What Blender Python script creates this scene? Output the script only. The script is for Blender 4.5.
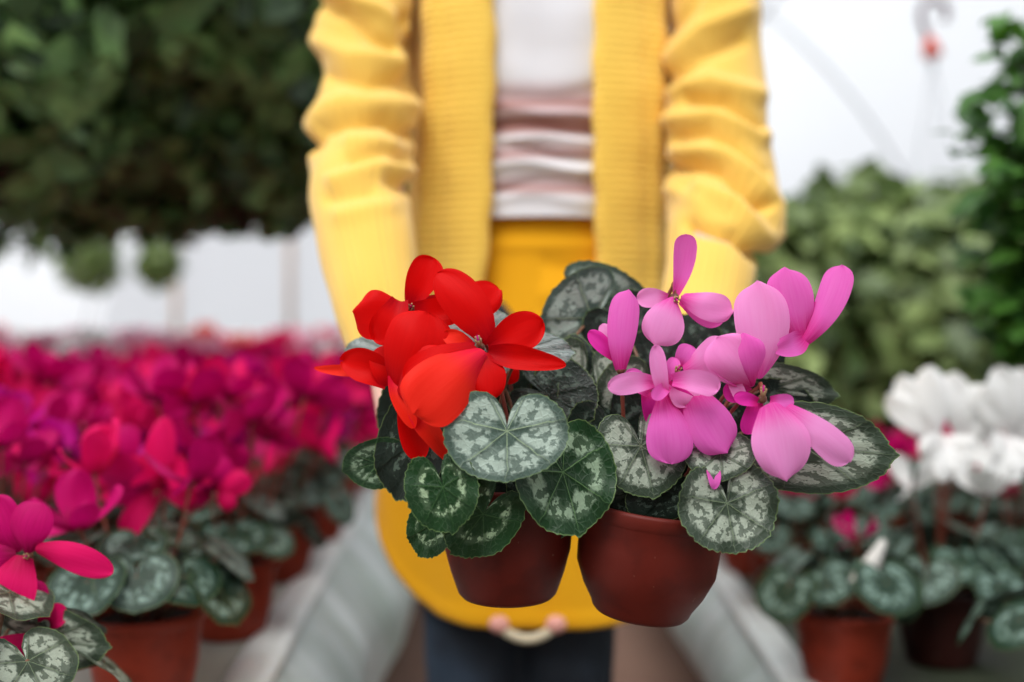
import bpy, math, random
import numpy as np
from mathutils import Vector, Matrix, noise
for o in list(bpy.data.objects): bpy.data.objects.remove(o)
SC = bpy.context.scene
COL = SC.collection
PI = math.pi
# ------------------------------------------------------------------ camera, sky, sun, exposure
F = 995.56; CZ = 0.88
cam = bpy.data.cameras.new('camera'); co = bpy.data.objects.new('camera', cam); COL.objects.link(co)
co.location = (0, 0, CZ); co.rotation_euler = (PI/2, 0, 0)
cam.lens = 35; cam.sensor_width = 36; cam.clip_start = 0.02
cam.dof.use_dof = True; cam.dof.focus_distance = 0.745; cam.dof.aperture_fstop = 1.8
SC.camera = co
w = bpy.data.worlds.new('overcast'); SC.world = w; w.use_nodes = True
nt = w.node_tree; nt.nodes.clear()
wo = nt.nodes.new('ShaderNodeOutputWorld'); bg = nt.nodes.new('ShaderNodeBackground')
tc = nt.nodes.new('ShaderNodeTexCoord'); sp = nt.nodes.new('ShaderNodeSeparateXYZ')
rp = nt.nodes.new('ShaderNodeValToRGB')
nt.links.new(tc.outputs['Generated'], sp.inputs[0]); nt.links.new(sp.outputs['Z'], rp.inputs[0])
rp.color_ramp.elements[0].position = 0.0; rp.color_ramp.elements[0].color = (.80, .85, .90, 1)
rp.color_ramp.elements[1].position = 0.9; rp.color_ramp.elements[1].color = (1.0, 1.02, 1.06, 1)
nt.links.new(rp.outputs[0], bg.inputs[0]); bg.inputs[1].default_value = .95
nt.links.new(bg.outputs[0], wo.inputs[0])
sl = bpy.data.lights.new('sun', 'SUN'); sl.energy = 5.6; sl.angle = math.radians(36); sl.color = (1.0, .975, .94)
so = bpy.data.objects.new('sun', sl); COL.objects.link(so)
so.rotation_euler = (math.radians(33), 0, math.radians(-24)); so.location = (-2, -3, 6)
VS = SC.view_settings; VS.view_transform = 'Standard'; VS.look = 'None'; VS.gamma = 1; VS.exposure = 0.0
VS.use_curve_mapping = False
SC.cycles.max_bounces = 8; SC.cycles.transparent_max_bounces = 12; SC.cycles.sample_clamp_indirect = 6

def P(px, py, d): return Vector(((px-512)/F*d, d, CZ+(341-py)/F*d))

# ------------------------------------------------------------------ node helpers and materials
class N:
    def __init__(s, name):
        s.m = bpy.data.materials.new(name); s.m.use_nodes = True; s.t = s.m.node_tree; s.t.nodes.clear()
        s.out = s.n('ShaderNodeOutputMaterial')
    def n(s, typ, **k):
        x = s.t.nodes.new(typ)
        for a, b in k.items(): setattr(x, a, b)
        return x
    def put(s, inp, v):
        if hasattr(v, 'links') or isinstance(v, bpy.types.NodeSocket): s.t.links.new(v, inp)
        else: inp.default_value = v
    def math(s, op, a, b=0.0, c=0.0):
        x = s.n('ShaderNodeMath', operation=op); s.put(x.inputs[0], a); s.put(x.inputs[1], b); s.put(x.inputs[2], c); return x.outputs[0]
    def ss(s, v, a, b, lo=0.0, hi=1.0):
        x = s.n('ShaderNodeMapRange', interpolation_type='SMOOTHSTEP')
        s.put(x.inputs['Value'], v); x.inputs['From Min'].default_value = a; x.inputs['From Max'].default_value = b
        x.inputs['To Min'].default_value = lo; x.inputs['To Max'].default_value = hi; return x.outputs[0]
    def noise(s, vec, scale, detail=3, rough=.5):
        x = s.n('ShaderNodeTexNoise'); s.put(x.inputs['Vector'], vec); x.inputs['Scale'].default_value = scale
        x.inputs['Detail'].default_value = detail; x.inputs['Roughness'].default_value = rough; return x.outputs['Fac']
    def mix(s, f, a, b):
        x = s.n('ShaderNodeMix', data_type='RGBA'); s.put(x.inputs[0], f)
        s.put(x.inputs[6], a if not isinstance(a, tuple) else (*a[:3], 1)); s.put(x.inputs[7], b if not isinstance(b, tuple) else (*b[:3], 1))
        return x.outputs[2]
    def uv(s, name):
        x = s.n('ShaderNodeUVMap'); x.uv_map = name; return x.outputs[0]
    def obj(s): return s.n('ShaderNodeTexCoord').outputs['Object']
    def xyz(s, v):
        x = s.n('ShaderNodeSeparateXYZ'); s.put(x.inputs[0], v); return x.outputs
    def scale(s, v, sc):
        x = s.n('ShaderNodeVectorMath', operation='MULTIPLY'); s.put(x.inputs[0], v); x.inputs[1].default_value = sc; return x.outputs[0]
    def bump(s, h, strength=.3, dist=.002):
        x = s.n('ShaderNodeBump'); s.put(x.inputs['Height'], h); x.inputs['Strength'].default_value = strength
        x.inputs['Distance'].default_value = dist; return x.outputs[0]
    def pr(s, col, rough=.5, normal=None, **k):
        x = s.n('ShaderNodeBsdfPrincipled')
        s.put(x.inputs['Base Color'], (*col[:3], 1) if isinstance(col, tuple) else col); s.put(x.inputs['Roughness'], rough)
        if normal is not None: s.put(x.inputs['Normal'], normal)
        for a, b in k.items(): s.put(x.inputs[a.replace('_', ' ')], b)
        return x.outputs[0]
    def trans(s, col, normal=None):
        x = s.n('ShaderNodeBsdfTranslucent'); s.put(x.inputs[0], (*col[:3], 1) if isinstance(col, tuple) else col); return x.outputs[0]
    def mixs(s, f, a, b):
        x = s.n('ShaderNodeMixShader'); s.put(x.inputs[0], f); s.put(x.inputs[1], a); s.put(x.inputs[2], b); return x.outputs[0]
    def done(s, sh): s.t.links.new(sh, s.out.inputs[0]); return s.m

def m_plain(name, col, rough=.6, var=.25, sc=30, bump=0.0):
    k = N(name); v = k.obj(); n = k.noise(v, sc)
    c = k.mix(n, tuple(x*(1-var) for x in col), tuple(min(1, x*(1+var)) for x in col))
    return k.done(k.pr(c, rough, k.bump(n, bump) if bump else None))

def m_petal(name, tip, base, edge=None, tr=.35):
    k = N(name); u = k.uv('polar'); x, y, z = k.xyz(u)
    # y runs base -> tip, x across
    g = k.ss(y, .0, .42)
    c = k.mix(g, base, tip)
    st = k.noise(k.scale(u, (26, 2.2, 1)), 1.0, 3)
    c = k.mix(k.ss(st, .30, .80, 0, .30), c, edge or tuple(min(1, q*1.25+.02) for q in tip))
    b = k.bump(st, .16, .0010)
    return k.done(k.mixs(tr, k.pr(c, .55, b, Specular_IOR_Level=.12), k.trans(c)))

def m_leaf(name, dark, silver, lo=.42, hi=.80, cover=.5, vein=(.30, .38, .22), rough=.42, mid=0.0, vs=1.0, seed=0.0):
    k = N(name); pol = k.uv('polar'); fl = k.uv('flat'); oi = k.n('ShaderNodeObjectInfo').outputs['Random']
    vm = k.n('ShaderNodeVectorMath', operation='ADD'); k.put(vm.inputs[0], fl)
    cx = k.n('ShaderNodeCombineXYZ'); k.put(cx.inputs[2], k.math('MULTIPLY', oi, 37.0)); k.put(vm.inputs[1], cx.outputs[0]); f3 = vm.outputs[0]
    th, r, _ = k.xyz(pol)
    n1 = k.noise(f3, 3.2, 4, .6); n2 = k.noise(f3, 5.2, 3, .55); n3 = k.noise(f3, 22, 3, .6)
    rr = k.math('ADD', r, k.math('MULTIPLY', k.math('SUBTRACT', n2, .5), .42))
    band = k.math('MULTIPLY', k.ss(rr, lo-.06, lo+.06), k.ss(rr, hi-.05, hi+.05, 1, 0))
    # veins: radial from the leaf stalk
    K = 3.5
    fr = k.math('ABSOLUTE', k.math('SUBTRACT', k.math('FRACT', k.math('ADD', k.math('MULTIPLY', k.math('ADD', th, k.math('MULTIPLY', k.math('MULTIPLY', r, k.math('SUBTRACT', n1, .5)), .10)), K), .5)), .5))
    dist = k.math('MULTIPLY', fr, k.math('MULTIPLY', r, PI/K*2))
    v1 = k.math('MULTIPLY', k.ss(dist, .008, .024, 1, 0), k.ss(r, .55, 1.0, 1, .25))
    gap = k.ss(dist, .05, .16, 0, 1)
    vo = k.n('ShaderNodeTexVoronoi', feature='DISTANCE_TO_EDGE'); k.put(vo.inputs['Vector'], f3); vo.inputs['Scale'].default_value = 6.5
    v2 = k.ss(vo.outputs['Distance'], .015, .06, 1, 0)
    patch = k.ss(k.math('ADD', k.math('MULTIPLY', n2, .85), k.math('MULTIPLY', n3, .15)), .58-cover*.2, .62-cover*.2)
    sil = k.math('MULTIPLY', band, k.math('MULTIPLY', k.math('MAXIMUM', patch, cover*.35), k.ss(gap, 0, 1, .35, 1)))
    sil = k.math('MAXIMUM', sil, k.math('MULTIPLY', mid, k.ss(n1, .35, .6)))
    dk = k.mix(n3, tuple(q*.7 for q in dark), tuple(q*1.5 for q in dark))
    sv = k.mix(n3, tuple(q*.75 for q in silver), tuple(min(1, q*1.15) for q in silver))
    c = k.mix(sil, dk, sv)
    c = k.mix(k.math('MULTIPLY', k.math('MULTIPLY', v2, .16*vs), k.ss(n2, .4, .65)), c, sv)
    c = k.mix(k.math('MULTIPLY', v1, .75*vs), c, vein)
    c = k.mix(k.ss(r, .975, .99, 0, .5), c, tuple(min(1, q*1.2) for q in (.16, .24, .08)))
    h = k.math('ADD', k.math('MULTIPLY', k.ss(dist, 0, .12), .9), k.math('MULTIPLY', k.ss(vo.outputs['Distance'], 0, .15), .5))
    b = k.bump(k.math('ADD', h, k.math('MULTIPLY', n3, .35)), .32, .0012)
    return k.done(k.mixs(.06, k.pr(c, rough, b, Specular_IOR_Level=.28), k.trans(c)))

def m_foliage(name, a, b, tr=.25, rough=.45):
    k = N(name); g = k.n('ShaderNodeNewGeometry').outputs['Random Per Island']
    c = k.mix(g, a, b)
    return k.done(k.mixs(tr, k.pr(c, rough), k.trans(c)))

def m_knit(name, col, axis, period, strength=.5, col2=None, fine=.0035):
    k = N(name); v = k.obj(); x, y, z = k.xyz(v); s = {'x': x, 'z': z, 'uvx': None}.get(axis)
    if s is None: s = k.xyz(k.uv('polar'))[0]
    n = k.noise(v, 9, 3)
    rib = k.math('SINE', k.math('MULTIPLY', k.math('ADD', s, k.math('MULTIPLY', n, period*.25)), 2*PI/period))
    fz = k.math('MULTIPLY', k.math('SINE', k.math('MULTIPLY', x, 2*PI/fine)), k.math('SINE', k.math('MULTIPLY', z, 2*PI/fine)))
    h = k.math('ADD', rib, k.math('ADD', k.math('MULTIPLY', fz, .35), k.math('MULTIPLY', k.noise(v, 260, 2), .8)))
    c = k.mix(k.noise(v, 14, 3), tuple(q*.93 for q in col), col2 or tuple(min(1, q*1.05) for q in col))
    return k.done(k.pr(c, .9, k.bump(h, strength, .0022), Sheen_Weight=.35, Sheen_Roughness=.5, Specular_IOR_Level=.15))

M = {}
M['red'] = m_petal('red petal', (.70, .001, .001), (.46, .001, .008), (.82, .003, .002), .34)
M['red_orange'] = m_petal('orange red petal', (.90, .022, .010), (.75, .006, .05), (.95, .045, .022), .32)
M['pink'] = m_petal('pink petal', (.85, .13, .56), (.72, .01, .26), (.92, .26, .68), .40)
M['pink_pale'] = m_petal('pale pink petal', (.92, .30, .68), (.80, .04, .38), (.97, .42, .78), .40)
M['pink_deep'] = m_petal('deep pink petal', (.76, .025, .38), (.55, .003, .14), (.84, .07, .45), .38)
M['magenta'] = m_petal('magenta petal', (.50, .001, .12), (.20, .0, .03), (.78, .006, .24), .34)
M['magenta_violet'] = m_petal('violet magenta petal', (.46, .001, .20), (.18, .0, .05), (.74, .008, .38), .34)
M['crimson'] = m_petal('crimson petal', (.74, .004, .12), (.42, .0, .05), (.88, .02, .20), .34)
M['white'] = m_petal('white petal', (.88, .88, .87), (.86, .82, .82), (.94, .94, .93), .30)
M['salmon'] = m_petal('salmon petal', (.80, .16, .13), (.6, .05, .08), (.9, .35, .3), .34)
M['blush'] = m_petal('blush petal', (.85, .45, .58), (.7, .15, .35), (.92, .7, .75), .34)
M['l_silver'] = m_leaf('silver leaf', (.060, .095, .075), (.38, .47, .40), .30, .86, .75, (.34, .44, .26), mid=0.0)
M['l_frost'] = m_leaf('frosted leaf', (.12, .17, .155), (.36, .44, .42), .0, .95, .9, (.34, .42, .36), mid=.5, vs=.6)
M['l_green'] = m_leaf('marbled green leaf', (.008, .034, .009), (.26, .36, .24), .46, .76, .50, (.13, .24, .09))
M['l_small'] = m_leaf('deep green leaf', (.008, .036, .008), (.34, .46, .28), .48, .66, .35, (.06, .14, .04), vs=.7)
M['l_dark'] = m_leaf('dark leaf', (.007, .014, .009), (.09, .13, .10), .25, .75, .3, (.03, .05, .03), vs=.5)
M['l_grey'] = m_leaf('grey green marbled leaf', (.030, .046, .028), (.33, .38, .30), .30, .80, .70, (.16, .21, .12))
M['l_bg'] = m_leaf('bench plant leaf', (.010, .030, .016), (.20, .30, .25), .40, .80, .45, (.08, .13, .07), vs=.6)
M['stalk'] = m_plain('leaf stalk', (.16, .07, .035), .5)
M['stalk_red'] = m_plain('flower stalk', (.22, .05, .03), .5)
M['calyx'] = m_plain('calyx', (.13, .05, .025), .5, .4, 200)
M['stamen'] = m_plain('stamen', (.35, .20, .10), .5)
M['soil'] = m_plain('potting soil', (.018, .012, .009), .95, .6, 180, .8)
def m_pot(name, col):
    k = N(name); v = k.obj(); n = k.noise(v, 35, 4); x, y, z = k.xyz(v)
    c = k.mix(k.ss(n, .45, .7), col, tuple(q*.72 for q in col))
    c = k.mix(k.ss(k.noise(v, 120, 2), .72, .78, 0, .35), c, (.35, .22, .16))
    return k.done(k.pr(c, .5, k.bump(n, .15), Specular_IOR_Level=.2))
M['pot'] = m_pot('terracotta plastic', (.11, .011, .006))
M['pot_bg'] = m_pot('bright terracotta plastic', (.24, .028, .012))
M['pot_dark'] = m_pot('dark brown plastic', (.035, .008, .006))
M['knit'] = m_knit('yellow knit', (.86, .55, .10), 'x', .012, .35, (.90, .60, .13))
M['knit_cuff'] = m_knit('yellow knit sleeve', (.82, .50, .085), 'uvx', .030, .22, (.86, .55, .11))
M['knit_band'] = m_knit('yellow ribbed band', (.95, .60, .09), 'z', .0098, .42, (.98, .65, .115))
def m_skirt():
    k = N('mustard cloth'); v = k.obj(); n = k.noise(v, 5, 3)
    c = k.mix(n, (.74, .34, .004), (.82, .40, .006))
    return k.done(k.pr(c, .85, k.bump(k.noise(v, 180, 3), .2), Sheen_Weight=.2, Specular_IOR_Level=.15))
M['skirt'] = m_skirt()
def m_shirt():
    k = N('white top with painted fold shade'); v = k.obj(); x, y, z = k.xyz(v)
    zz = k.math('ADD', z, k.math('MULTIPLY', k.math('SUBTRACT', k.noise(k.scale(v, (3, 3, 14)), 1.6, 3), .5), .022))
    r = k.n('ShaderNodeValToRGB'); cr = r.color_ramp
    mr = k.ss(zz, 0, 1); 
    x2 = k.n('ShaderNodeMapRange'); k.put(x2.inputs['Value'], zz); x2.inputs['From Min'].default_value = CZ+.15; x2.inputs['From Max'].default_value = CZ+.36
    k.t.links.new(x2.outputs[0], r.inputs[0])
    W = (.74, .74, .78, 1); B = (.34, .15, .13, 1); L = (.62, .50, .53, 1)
    pts = [(0, L), (.03, W), (.17, W), (.225, B), (.27, L), (.33, W), (.38, W), (.43, B), (.48, L), (.53, W), (.58, B), (.66, (.34, .17, .15, 1)), (.70, L), (.75, B), (.82, L), (.90, W), (1, W)]  # mauve tones paint fold shade into the creases, white on the ridges
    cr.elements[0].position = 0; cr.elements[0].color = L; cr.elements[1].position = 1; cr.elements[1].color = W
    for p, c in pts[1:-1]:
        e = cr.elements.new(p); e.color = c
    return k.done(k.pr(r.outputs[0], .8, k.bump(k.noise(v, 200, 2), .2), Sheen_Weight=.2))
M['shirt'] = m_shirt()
def m_denim():
    k = N('dark denim'); v = k.obj(); n = k.noise(v, 7, 4)
    c = k.mix(k.ss(n, .4, .8), (.005, .010, .018), (.028, .050, .085))
    return k.done(k.pr(c, .8, k.bump(k.noise(v, 90, 3), .4)))
M['denim'] = m_denim()
def m_skin():
    k = N('skin'); n = k.noise(k.obj(), 18, 3)
    c = k.mix(n, (.62, .34, .26), (.74, .45, .36))
    return k.done(k.pr(c, .5, Subsurface_Weight=.12, Subsurface_Scale=.01))
M['skin'] = m_skin()
M['hair'] = m_plain('brown hair', (.07, .035, .02), .5, .4, 80, .5)
M['lip'] = m_plain('lips', (.45, .12, .11), .45)
M['eye'] = m_plain('eyes', (.05, .03, .02), .2)
M['shoe'] = m_plain('white shoe', (.7, .68, .65), .6)
M['cord'] = m_plain('beige cord', (.62, .54, .38), .8, .15, 90)
M['cord_pink'] = m_plain('pink knot', (.72, .34, .28), .7, .15, 90)
M['wire'] = m_plain('grey wire', (.36, .37, .40), .5, .1)
M['clip'] = m_plain('red clip', (.60, .045, .01), .5, .1)
M['hook'] = m_plain('dull plastic hook', (.16, .11, .13), .5, .1)
M['steel'] = m_plain('galvanised steel', (.42, .44, .46), .5, .1)
M['post'] = m_plain('weathered post', (.42, .30, .22), .8)
M['label'] = m_plain('white plastic label', (.62, .60, .56), .5, .05)
M['f_dark'] = m_foliage('dark hanging foliage', (.006, .028, .007), (.26, .46, .16), .38)
M['f_mid'] = m_foliage('hedge foliage', (.020, .055, .010), (.40, .52, .19), .30)
M['f_climb'] = m_foliage('climber foliage', (.025, .095, .015), (.10, .26, .035), .30)
M['f_far'] = m_foliage('far basket foliage', (.08, .14, .03), (.22, .30, .08), .3)
M['bark'] = m_plain('stem bark', (.10, .10, .045), .7)

# ------------------------------------------------------------------ mesh helpers
class MB:
    def __init__(s): s.v = []; s.f = []; s.mi = []; s.uv = []; s.uv2 = []; s.mats = []
    def slot(s, m):
        if m not in s.mats: s.mats.append(m)
        return s.mats.index(m)
    def grid(s, pts, mat, closed=False, uvs=None, uv2=None, caps=False):
        # pts: list of rows of Vectors
        b = len(s.v); R = len(pts); Cn = len(pts[0]); mi = s.slot(mat)
        for r in pts: s.v.extend([tuple(p) for p in r])
        for i in range(R-1):
            for j in range(Cn if closed else Cn-1):
                j2 = (j+1) % Cn
                s.f.append((b+i*Cn+j, b+i*Cn+j2, b+(i+1)*Cn+j2, b+(i+1)*Cn+j)); s.mi.append(mi)
                for (a, c) in ((i, j), (i, j+1), (i+1, j+1), (i+1, j)):
                    if uvs: cc = c if c < Cn or not closed else c; s.uv.append(uvs[a][c % Cn] if not closed or c < Cn else (1.0, uvs[a][0][1]))
                    else: s.uv.append((c/max(1, Cn-(0 if closed else 1)), a/(R-1)))
                    s.uv2.append(uv2[a][c % Cn] if uv2 else (0, 0))
        if caps and closed:
            for row in (0, R-1):
                ids = [b+row*Cn+j for j in range(Cn)]
                if row == 0: ids.reverse()
                s.f.append(tuple(ids)); s.mi.append(mi); s.uv += [(0, 0)]*Cn; s.uv2 += [(0, 0)]*Cn
    def tube(s, pts, rad, mat, n=8, caps=True):
        pts = [Vector(p) for p in pts]; rows = []; up = Vector((0, 0, 1)); prev = None
        for i, p in enumerate(pts):
            t = (pts[min(i+1, len(pts)-1)]-pts[max(i-1, 0)]).normalized()
            if prev is None: a = t.orthogonal().normalized()
            else: a = (prev - t*prev.dot(t)).normalized()
            prev = a; bq = t.cross(a); r = rad[i] if isinstance(rad, (list, tuple)) else rad
            rows.append([p + a*(math.cos(q)*r) + bq*(math.sin(q)*r) for q in [2*PI*k/n for k in range(n)]])
        s.grid(rows, mat, closed=True, caps=caps)
    def lathe(s, prof, mat, n=40, c=(0, 0, 0), caps=False):
        c = Vector(c)
        s.grid([[c+Vector((r*math.cos(2*PI*k/n), r*math.sin(2*PI*k/n), z)) for k in range(n)] for r, z in prof], mat, closed=True, caps=caps)
    def mesh(s, name):
        me = bpy.data.meshes.new(name); me.from_pydata(s.v, [], s.f)
        for m in s.mats: me.materials.append(m)
        me.polygons.foreach_set('material_index', s.mi)
        me.polygons.foreach_set('use_smooth', [True]*len(s.f))
        for nm, d in (('polar', s.uv), ('flat', s.uv2)):
            l = me.uv_layers.new(name=nm); l.data.foreach_set('uv', [q for t in d for q in t])
        me.update(); return me
    def build(s, name, parent=None, M4=None):
        me = s.mesh(name)
        o = bpy.data.objects.new(name, me); COL.objects.link(o)
        if parent is not None:
            o.parent = parent; o.matrix_parent_inverse = parent.matrix_basis.inverted() if M4 is None else Matrix()
        return o

def tag(o, label=None, cat=None, group=None, kind=None):
    if label: o['label'] = label
    if cat: o['category'] = cat
    if group: o['group'] = group
    if kind: o['kind'] = kind
    return o
def empty(name, loc, label, cat, group=None):
    o = bpy.data.objects.new(name, None); COL.objects.link(o); o.location = loc; o.empty_display_size = .05
    return tag(o, label, cat, group)
def children(o): return list(o.children)
def copy_tree(o, parent=None):
    c = o.copy(); COL.objects.link(c); c.parent = parent
    for ch in children(o): copy_tree(ch, c)
    return c
def bez(a, b, c, t): return a*(1-t)**2 + b*2*t*(1-t) + c*t*t
def smooth(t): t = max(0, min(1, t)); return t*t*(3-2*t)

# ------------------------------------------------------------------ petals, leaves, pots
def petal_grid(mb, p0, p1, p2, W, nrm, mat, cup=.15, tipk=2.0, peak=.60, basew=.32, twist=0.0, wave=.045, seed=0, nu=18, nv=12, notch=0.0, roll=0.0):
    """blade from p0 (base) over p1 to p2 (tip)"""
    rows = []; uvs = []
    rs = random.Random(seed); ph = rs.uniform(0, 6)
    for i in range(nu+1):
        t = 1-(1-i/nu)**1.5; c = bez(p0, p1, p2, t)
        dt = (bez(p0, p1, p2, min(1, t+.02)) - bez(p0, p1, p2, max(0, t-.02))).normalized()
        n = (nrm - dt*nrm.dot(dt)).normalized(); s = dt.cross(n)
        a = twist*t + roll
        n, s = n*math.cos(a)+s*math.sin(a), s*math.cos(a)-n*math.sin(a)
        if t < peak: wv = basew+(1-basew)*math.sin(PI/2*t/peak)
        else: wv = max(0, 1-((t-peak)/(1-peak))**tipk)**.5
        wv = max(wv, .03)*W/2
        row = []; uvr = []
        for j in range(nv+1):
            v = -1+2*j/nv
            q = c + s*(v*wv) + n*(cup*W*(v*v-.3)*(1-.3*t)) + n*(wave*W*math.sin(v*3.0+t*5+ph)*t) + n*(wave*.5*W*math.sin(v*7+ph+t*3)*t*abs(v))
            if notch and t > .8: q = q - dt*(notch*W*math.exp(-(v/.25)**2)*(t-.8)/.2)
            row.append(q); uvr.append((j/nv, t))
        rows.append(row); uvs.append(uvr)
    mb.grid(rows, mat, uvs=uvs)

HEART = [(0, 1.0), (12, 1.0), (30, 1.04), (52, 1.12), (80, 1.20), (110, 1.17), (138, 1.03), (158, .78), (171, .40), (177, .14), (180, .05)]
def hr(a):
    a = abs(a)
    for k in range(len(HEART)-1):
        if a <= HEART[k+1][0]:
            u = (a-HEART[k][0])/(HEART[k+1][0]-HEART[k][0]); 
            return HEART[k][1]*(1-u)+HEART[k+1][1]*u
    return .05
HT = [hr(x) for x in range(0, 181)]
for _ in range(12): HT = [HT[0]*.5+HT[1]*.5] + [(HT[i-1]+HT[i]*2+HT[i+1])/4 for i in range(1, 180)] + [HT[180]]
def leaf_blade(mb, M4, S, mat, wide=1.0, cup=.0, fold=.0, droop=.15, ruffle=.02, point=.06, seed=0, nr=12, na=96, teeth=.012):
    rs = random.Random(seed); p1, p2, p3 = [rs.uniform(0, 6) for _ in range(3)]
    asy = rs.uniform(-.05, .05)
    rows = []; uv = []; uv2 = []
    for i in range(nr+1):
        r = (i/nr)**.85; row = []; u = []; u2 = []
        for j in range(na+1):
            th = -PI+2*PI*j/na; k = abs(math.degrees(th)); f = k-int(k); R = HT[int(k)]*(1-f)+HT[min(180, int(k)+1)]*f
            R *= 1+asy*math.sin(th)+.02*math.sin(3*th+p1)
            R += point*math.exp(-(th/.13)**2)
            if teeth and i == nr: R *= 1+teeth*math.sin(th*38+p2)+teeth*.5*math.sin(th*67)
            x = math.sin(th)*R*r*wide; y = -math.cos(th)*R*r
            rad = r*R
            z = cup*rad*rad + fold*abs(x)*(.6+.4*rad) - droop*max(0, -y)**2*.5 - droop*.3*max(0, y)**2
            z += ruffle*r**3*(math.sin(th*5+p1)+.6*math.sin(th*9+p3))
            z -= .010*math.cos(th*9)*r*(1-r)*4*.5
            row.append(M4 @ (Vector((x, y, z))*S)); u.append((th/PI, r)); u2.append((math.sin(th)*R*r+3, -math.cos(th)*R*r+3))
        rows.append(row); uv.append(u); uv2.append(u2)
    mb.grid(rows, mat, uvs=uv, uv2=uv2)
def leaf_matrix(pos, ang, pitch, roll):
    # local x = right, local -y = tip, local z = upper face.  base pose: face to the camera, tip down
    B = Matrix(((1, 0, 0), (0, 0, -1), (0, 1, 0))).to_4x4()
    R = Matrix.Rotation(math.radians(-ang), 4, 'Y') @ B @ Matrix.Rotation(math.radians(roll), 4, 'Y') @ Matrix.Rotation(math.radians(pitch), 4, 'X')
    return Matrix.Translation(pos) @ R

def pot_parts(parent, base, R0, Rm, R1, H, mat, tilt=(0, 0), lip=.004):
    base = Vector(base); T = Matrix.Translation(base) @ Matrix.Rotation(tilt[0], 4, 'X') @ Matrix.Rotation(tilt[1], 4, 'Y')
    mb = MB()
    prof = [(.0, 0), (R0*.6, 0), (R0*.93, 0), (R0, .003), (R0+.0015, .007), ((R0*.45+Rm*.55), H*.22), (Rm, H*.42), (Rm*.6+R1*.4, H*.65), (R1-.0004, H*.86), (R1-.0002, H*.865), (R1+lip, H*.88), (R1+lip+.0008, H*.97), (R1+lip, H), (R1+lip-.003, H), (R1-.003, H*.97), (R1-.006, H*.86)]
    mb.lathe(prof, mat, 56)
    for v in range(len(mb.v)): mb.v[v] = tuple(T @ Vector(mb.v[v]))
    p = mb.build('pot', parent)
    mb = MB(); rows = []
    for i in range(7):
        r = (R1-.004)*i/6
        rows.append([T @ Vector((r*math.cos(q), r*math.sin(q), H*.87+.003*noise.noise(Vector((math.cos(q)*r*90, math.sin(q)*r*90, 3)))*2)) for q in [2*PI*k/32 for k in range(32)]])
    mb.grid(rows, M['soil'], closed=True); mb.build('soil', parent)
    return T

def stalk(mb, a, b, r, mat, bow=.01, n=8):
    a, b = Vector(a), Vector(b); mid = (a+b)/2 + Vector((0, 0, bow))
    mid2 = Vector((a.x*.7+b.x*.3, a.y*.7+b.y*.3, a.z*.35+b.z*.65))+Vector((0, 0, bow))
    mb.tube([bez(a, mid2, b, t/n) for t in range(n+1)], r, mat, 7)

def add_leaf(parent, soilpt, px, py, d, ang, S, mat, wide=1., pitch=0, roll=0, seed=0, **k):
    pos = P(px, py, d); M4 = leaf_matrix(pos, ang, pitch, roll)
    mb = MB(); leaf_blade(mb, M4, S/F*d, mat, wide, seed=seed, **k)
    st = M4 @ Vector((0, .0, -.0015))
    stalk(mb, soilpt, st, .0014, M['stalk'])
    return mb.build('leaf', parent)

# ================================================================== SETTING
fm = N('earth path'); v = fm.obj(); n = fm.noise(v, 3, 6, .7)
fl = fm.done(fm.pr(fm.mix(n, (.12, .06, .04), (.24, .14, .10)), .9, fm.bump(fm.noise(v, 40, 5), .5, .01)))
mb = MB(); mb.grid([[Vector((-30, -25, 0)), Vector((30, -25, 0))], [Vector((-30, 40, 0)), Vector((30, 40, 0))]], fl)
tag(mb.build('floor'), kind='structure')
k = N('milky greenhouse film'); v = k.obj(); n = k.noise(k.scale(v, (1, .3, 1)), 1.5, 4)
t = k.n('ShaderNodeBsdfTransparent'); t.inputs[0].default_value = (.97, .985, 1, 1)
film = k.done(k.mixs(k.math('ADD', .42, k.math('MULTIPLY', n, .12)), t.outputs[0], k.mixs(.75, k.pr((.9, .92, .95), .4), k.trans((.95, .97, 1)))))
TX, TZ, TR = -.5, .3, 3.3; Y0, Y1 = -4.0, 9.0
def arc(q, R=TR): return (TX + R*math.cos(q), TZ + R*math.sin(q))
mb = MB(); rows = []
for i in range(27):
    y = Y0+(Y1-Y0)*i/26
    rows.append([Vector((arc(q)[0], y, arc(q)[1])) for q in [-.09+(PI+.18)*j/48 for j in range(49)]])
mb.grid(rows, film); tag(mb.build('ceiling'), kind='structure')
for nm, y in (('wall_back', Y1), ('wall_front', Y0)):
    mb = MB(); rows = []
    for i in range(9):
        R = TR*.999*i/8
        rows.append([Vector((TX+R*math.cos(q), y, max(0, TZ+R*math.sin(q)))) for q in [-.09+(PI+.18)*j/48 for j in range(49)]])
    mb.grid(rows, film if nm == 'wall_back' else m_plain('dark green light blocker', (.03, .045, .03), .8)); tag(mb.build(nm), kind='structure')  # unseen end wall made opaque and dark to block fill from behind the camera
n_tr = 0
for y in (-2, 0, 2, 4, 6.0, 8.6):
    mb = MB(); mb.tube([Vector((arc(q, TR-.03)[0], y, arc(q, TR-.03)[1])) for q in [-.08+(PI+.16)*j/40 for j in range(41)]], .011, M['steel'], 8)
    n_tr += 1; tag(mb.build('trim_%d' % n_tr), kind='structure')
for a in (.9, 1.57, 2.3):
    mb = MB(); x, z = arc(a, TR-.06); mb.tube([Vector((x, Y0, z)), Vector((x, Y1, z))], .013, M['steel'], 8)
    n_tr += 1; tag(mb.build('trim_%d' % n_tr), kind='structure')
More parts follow.
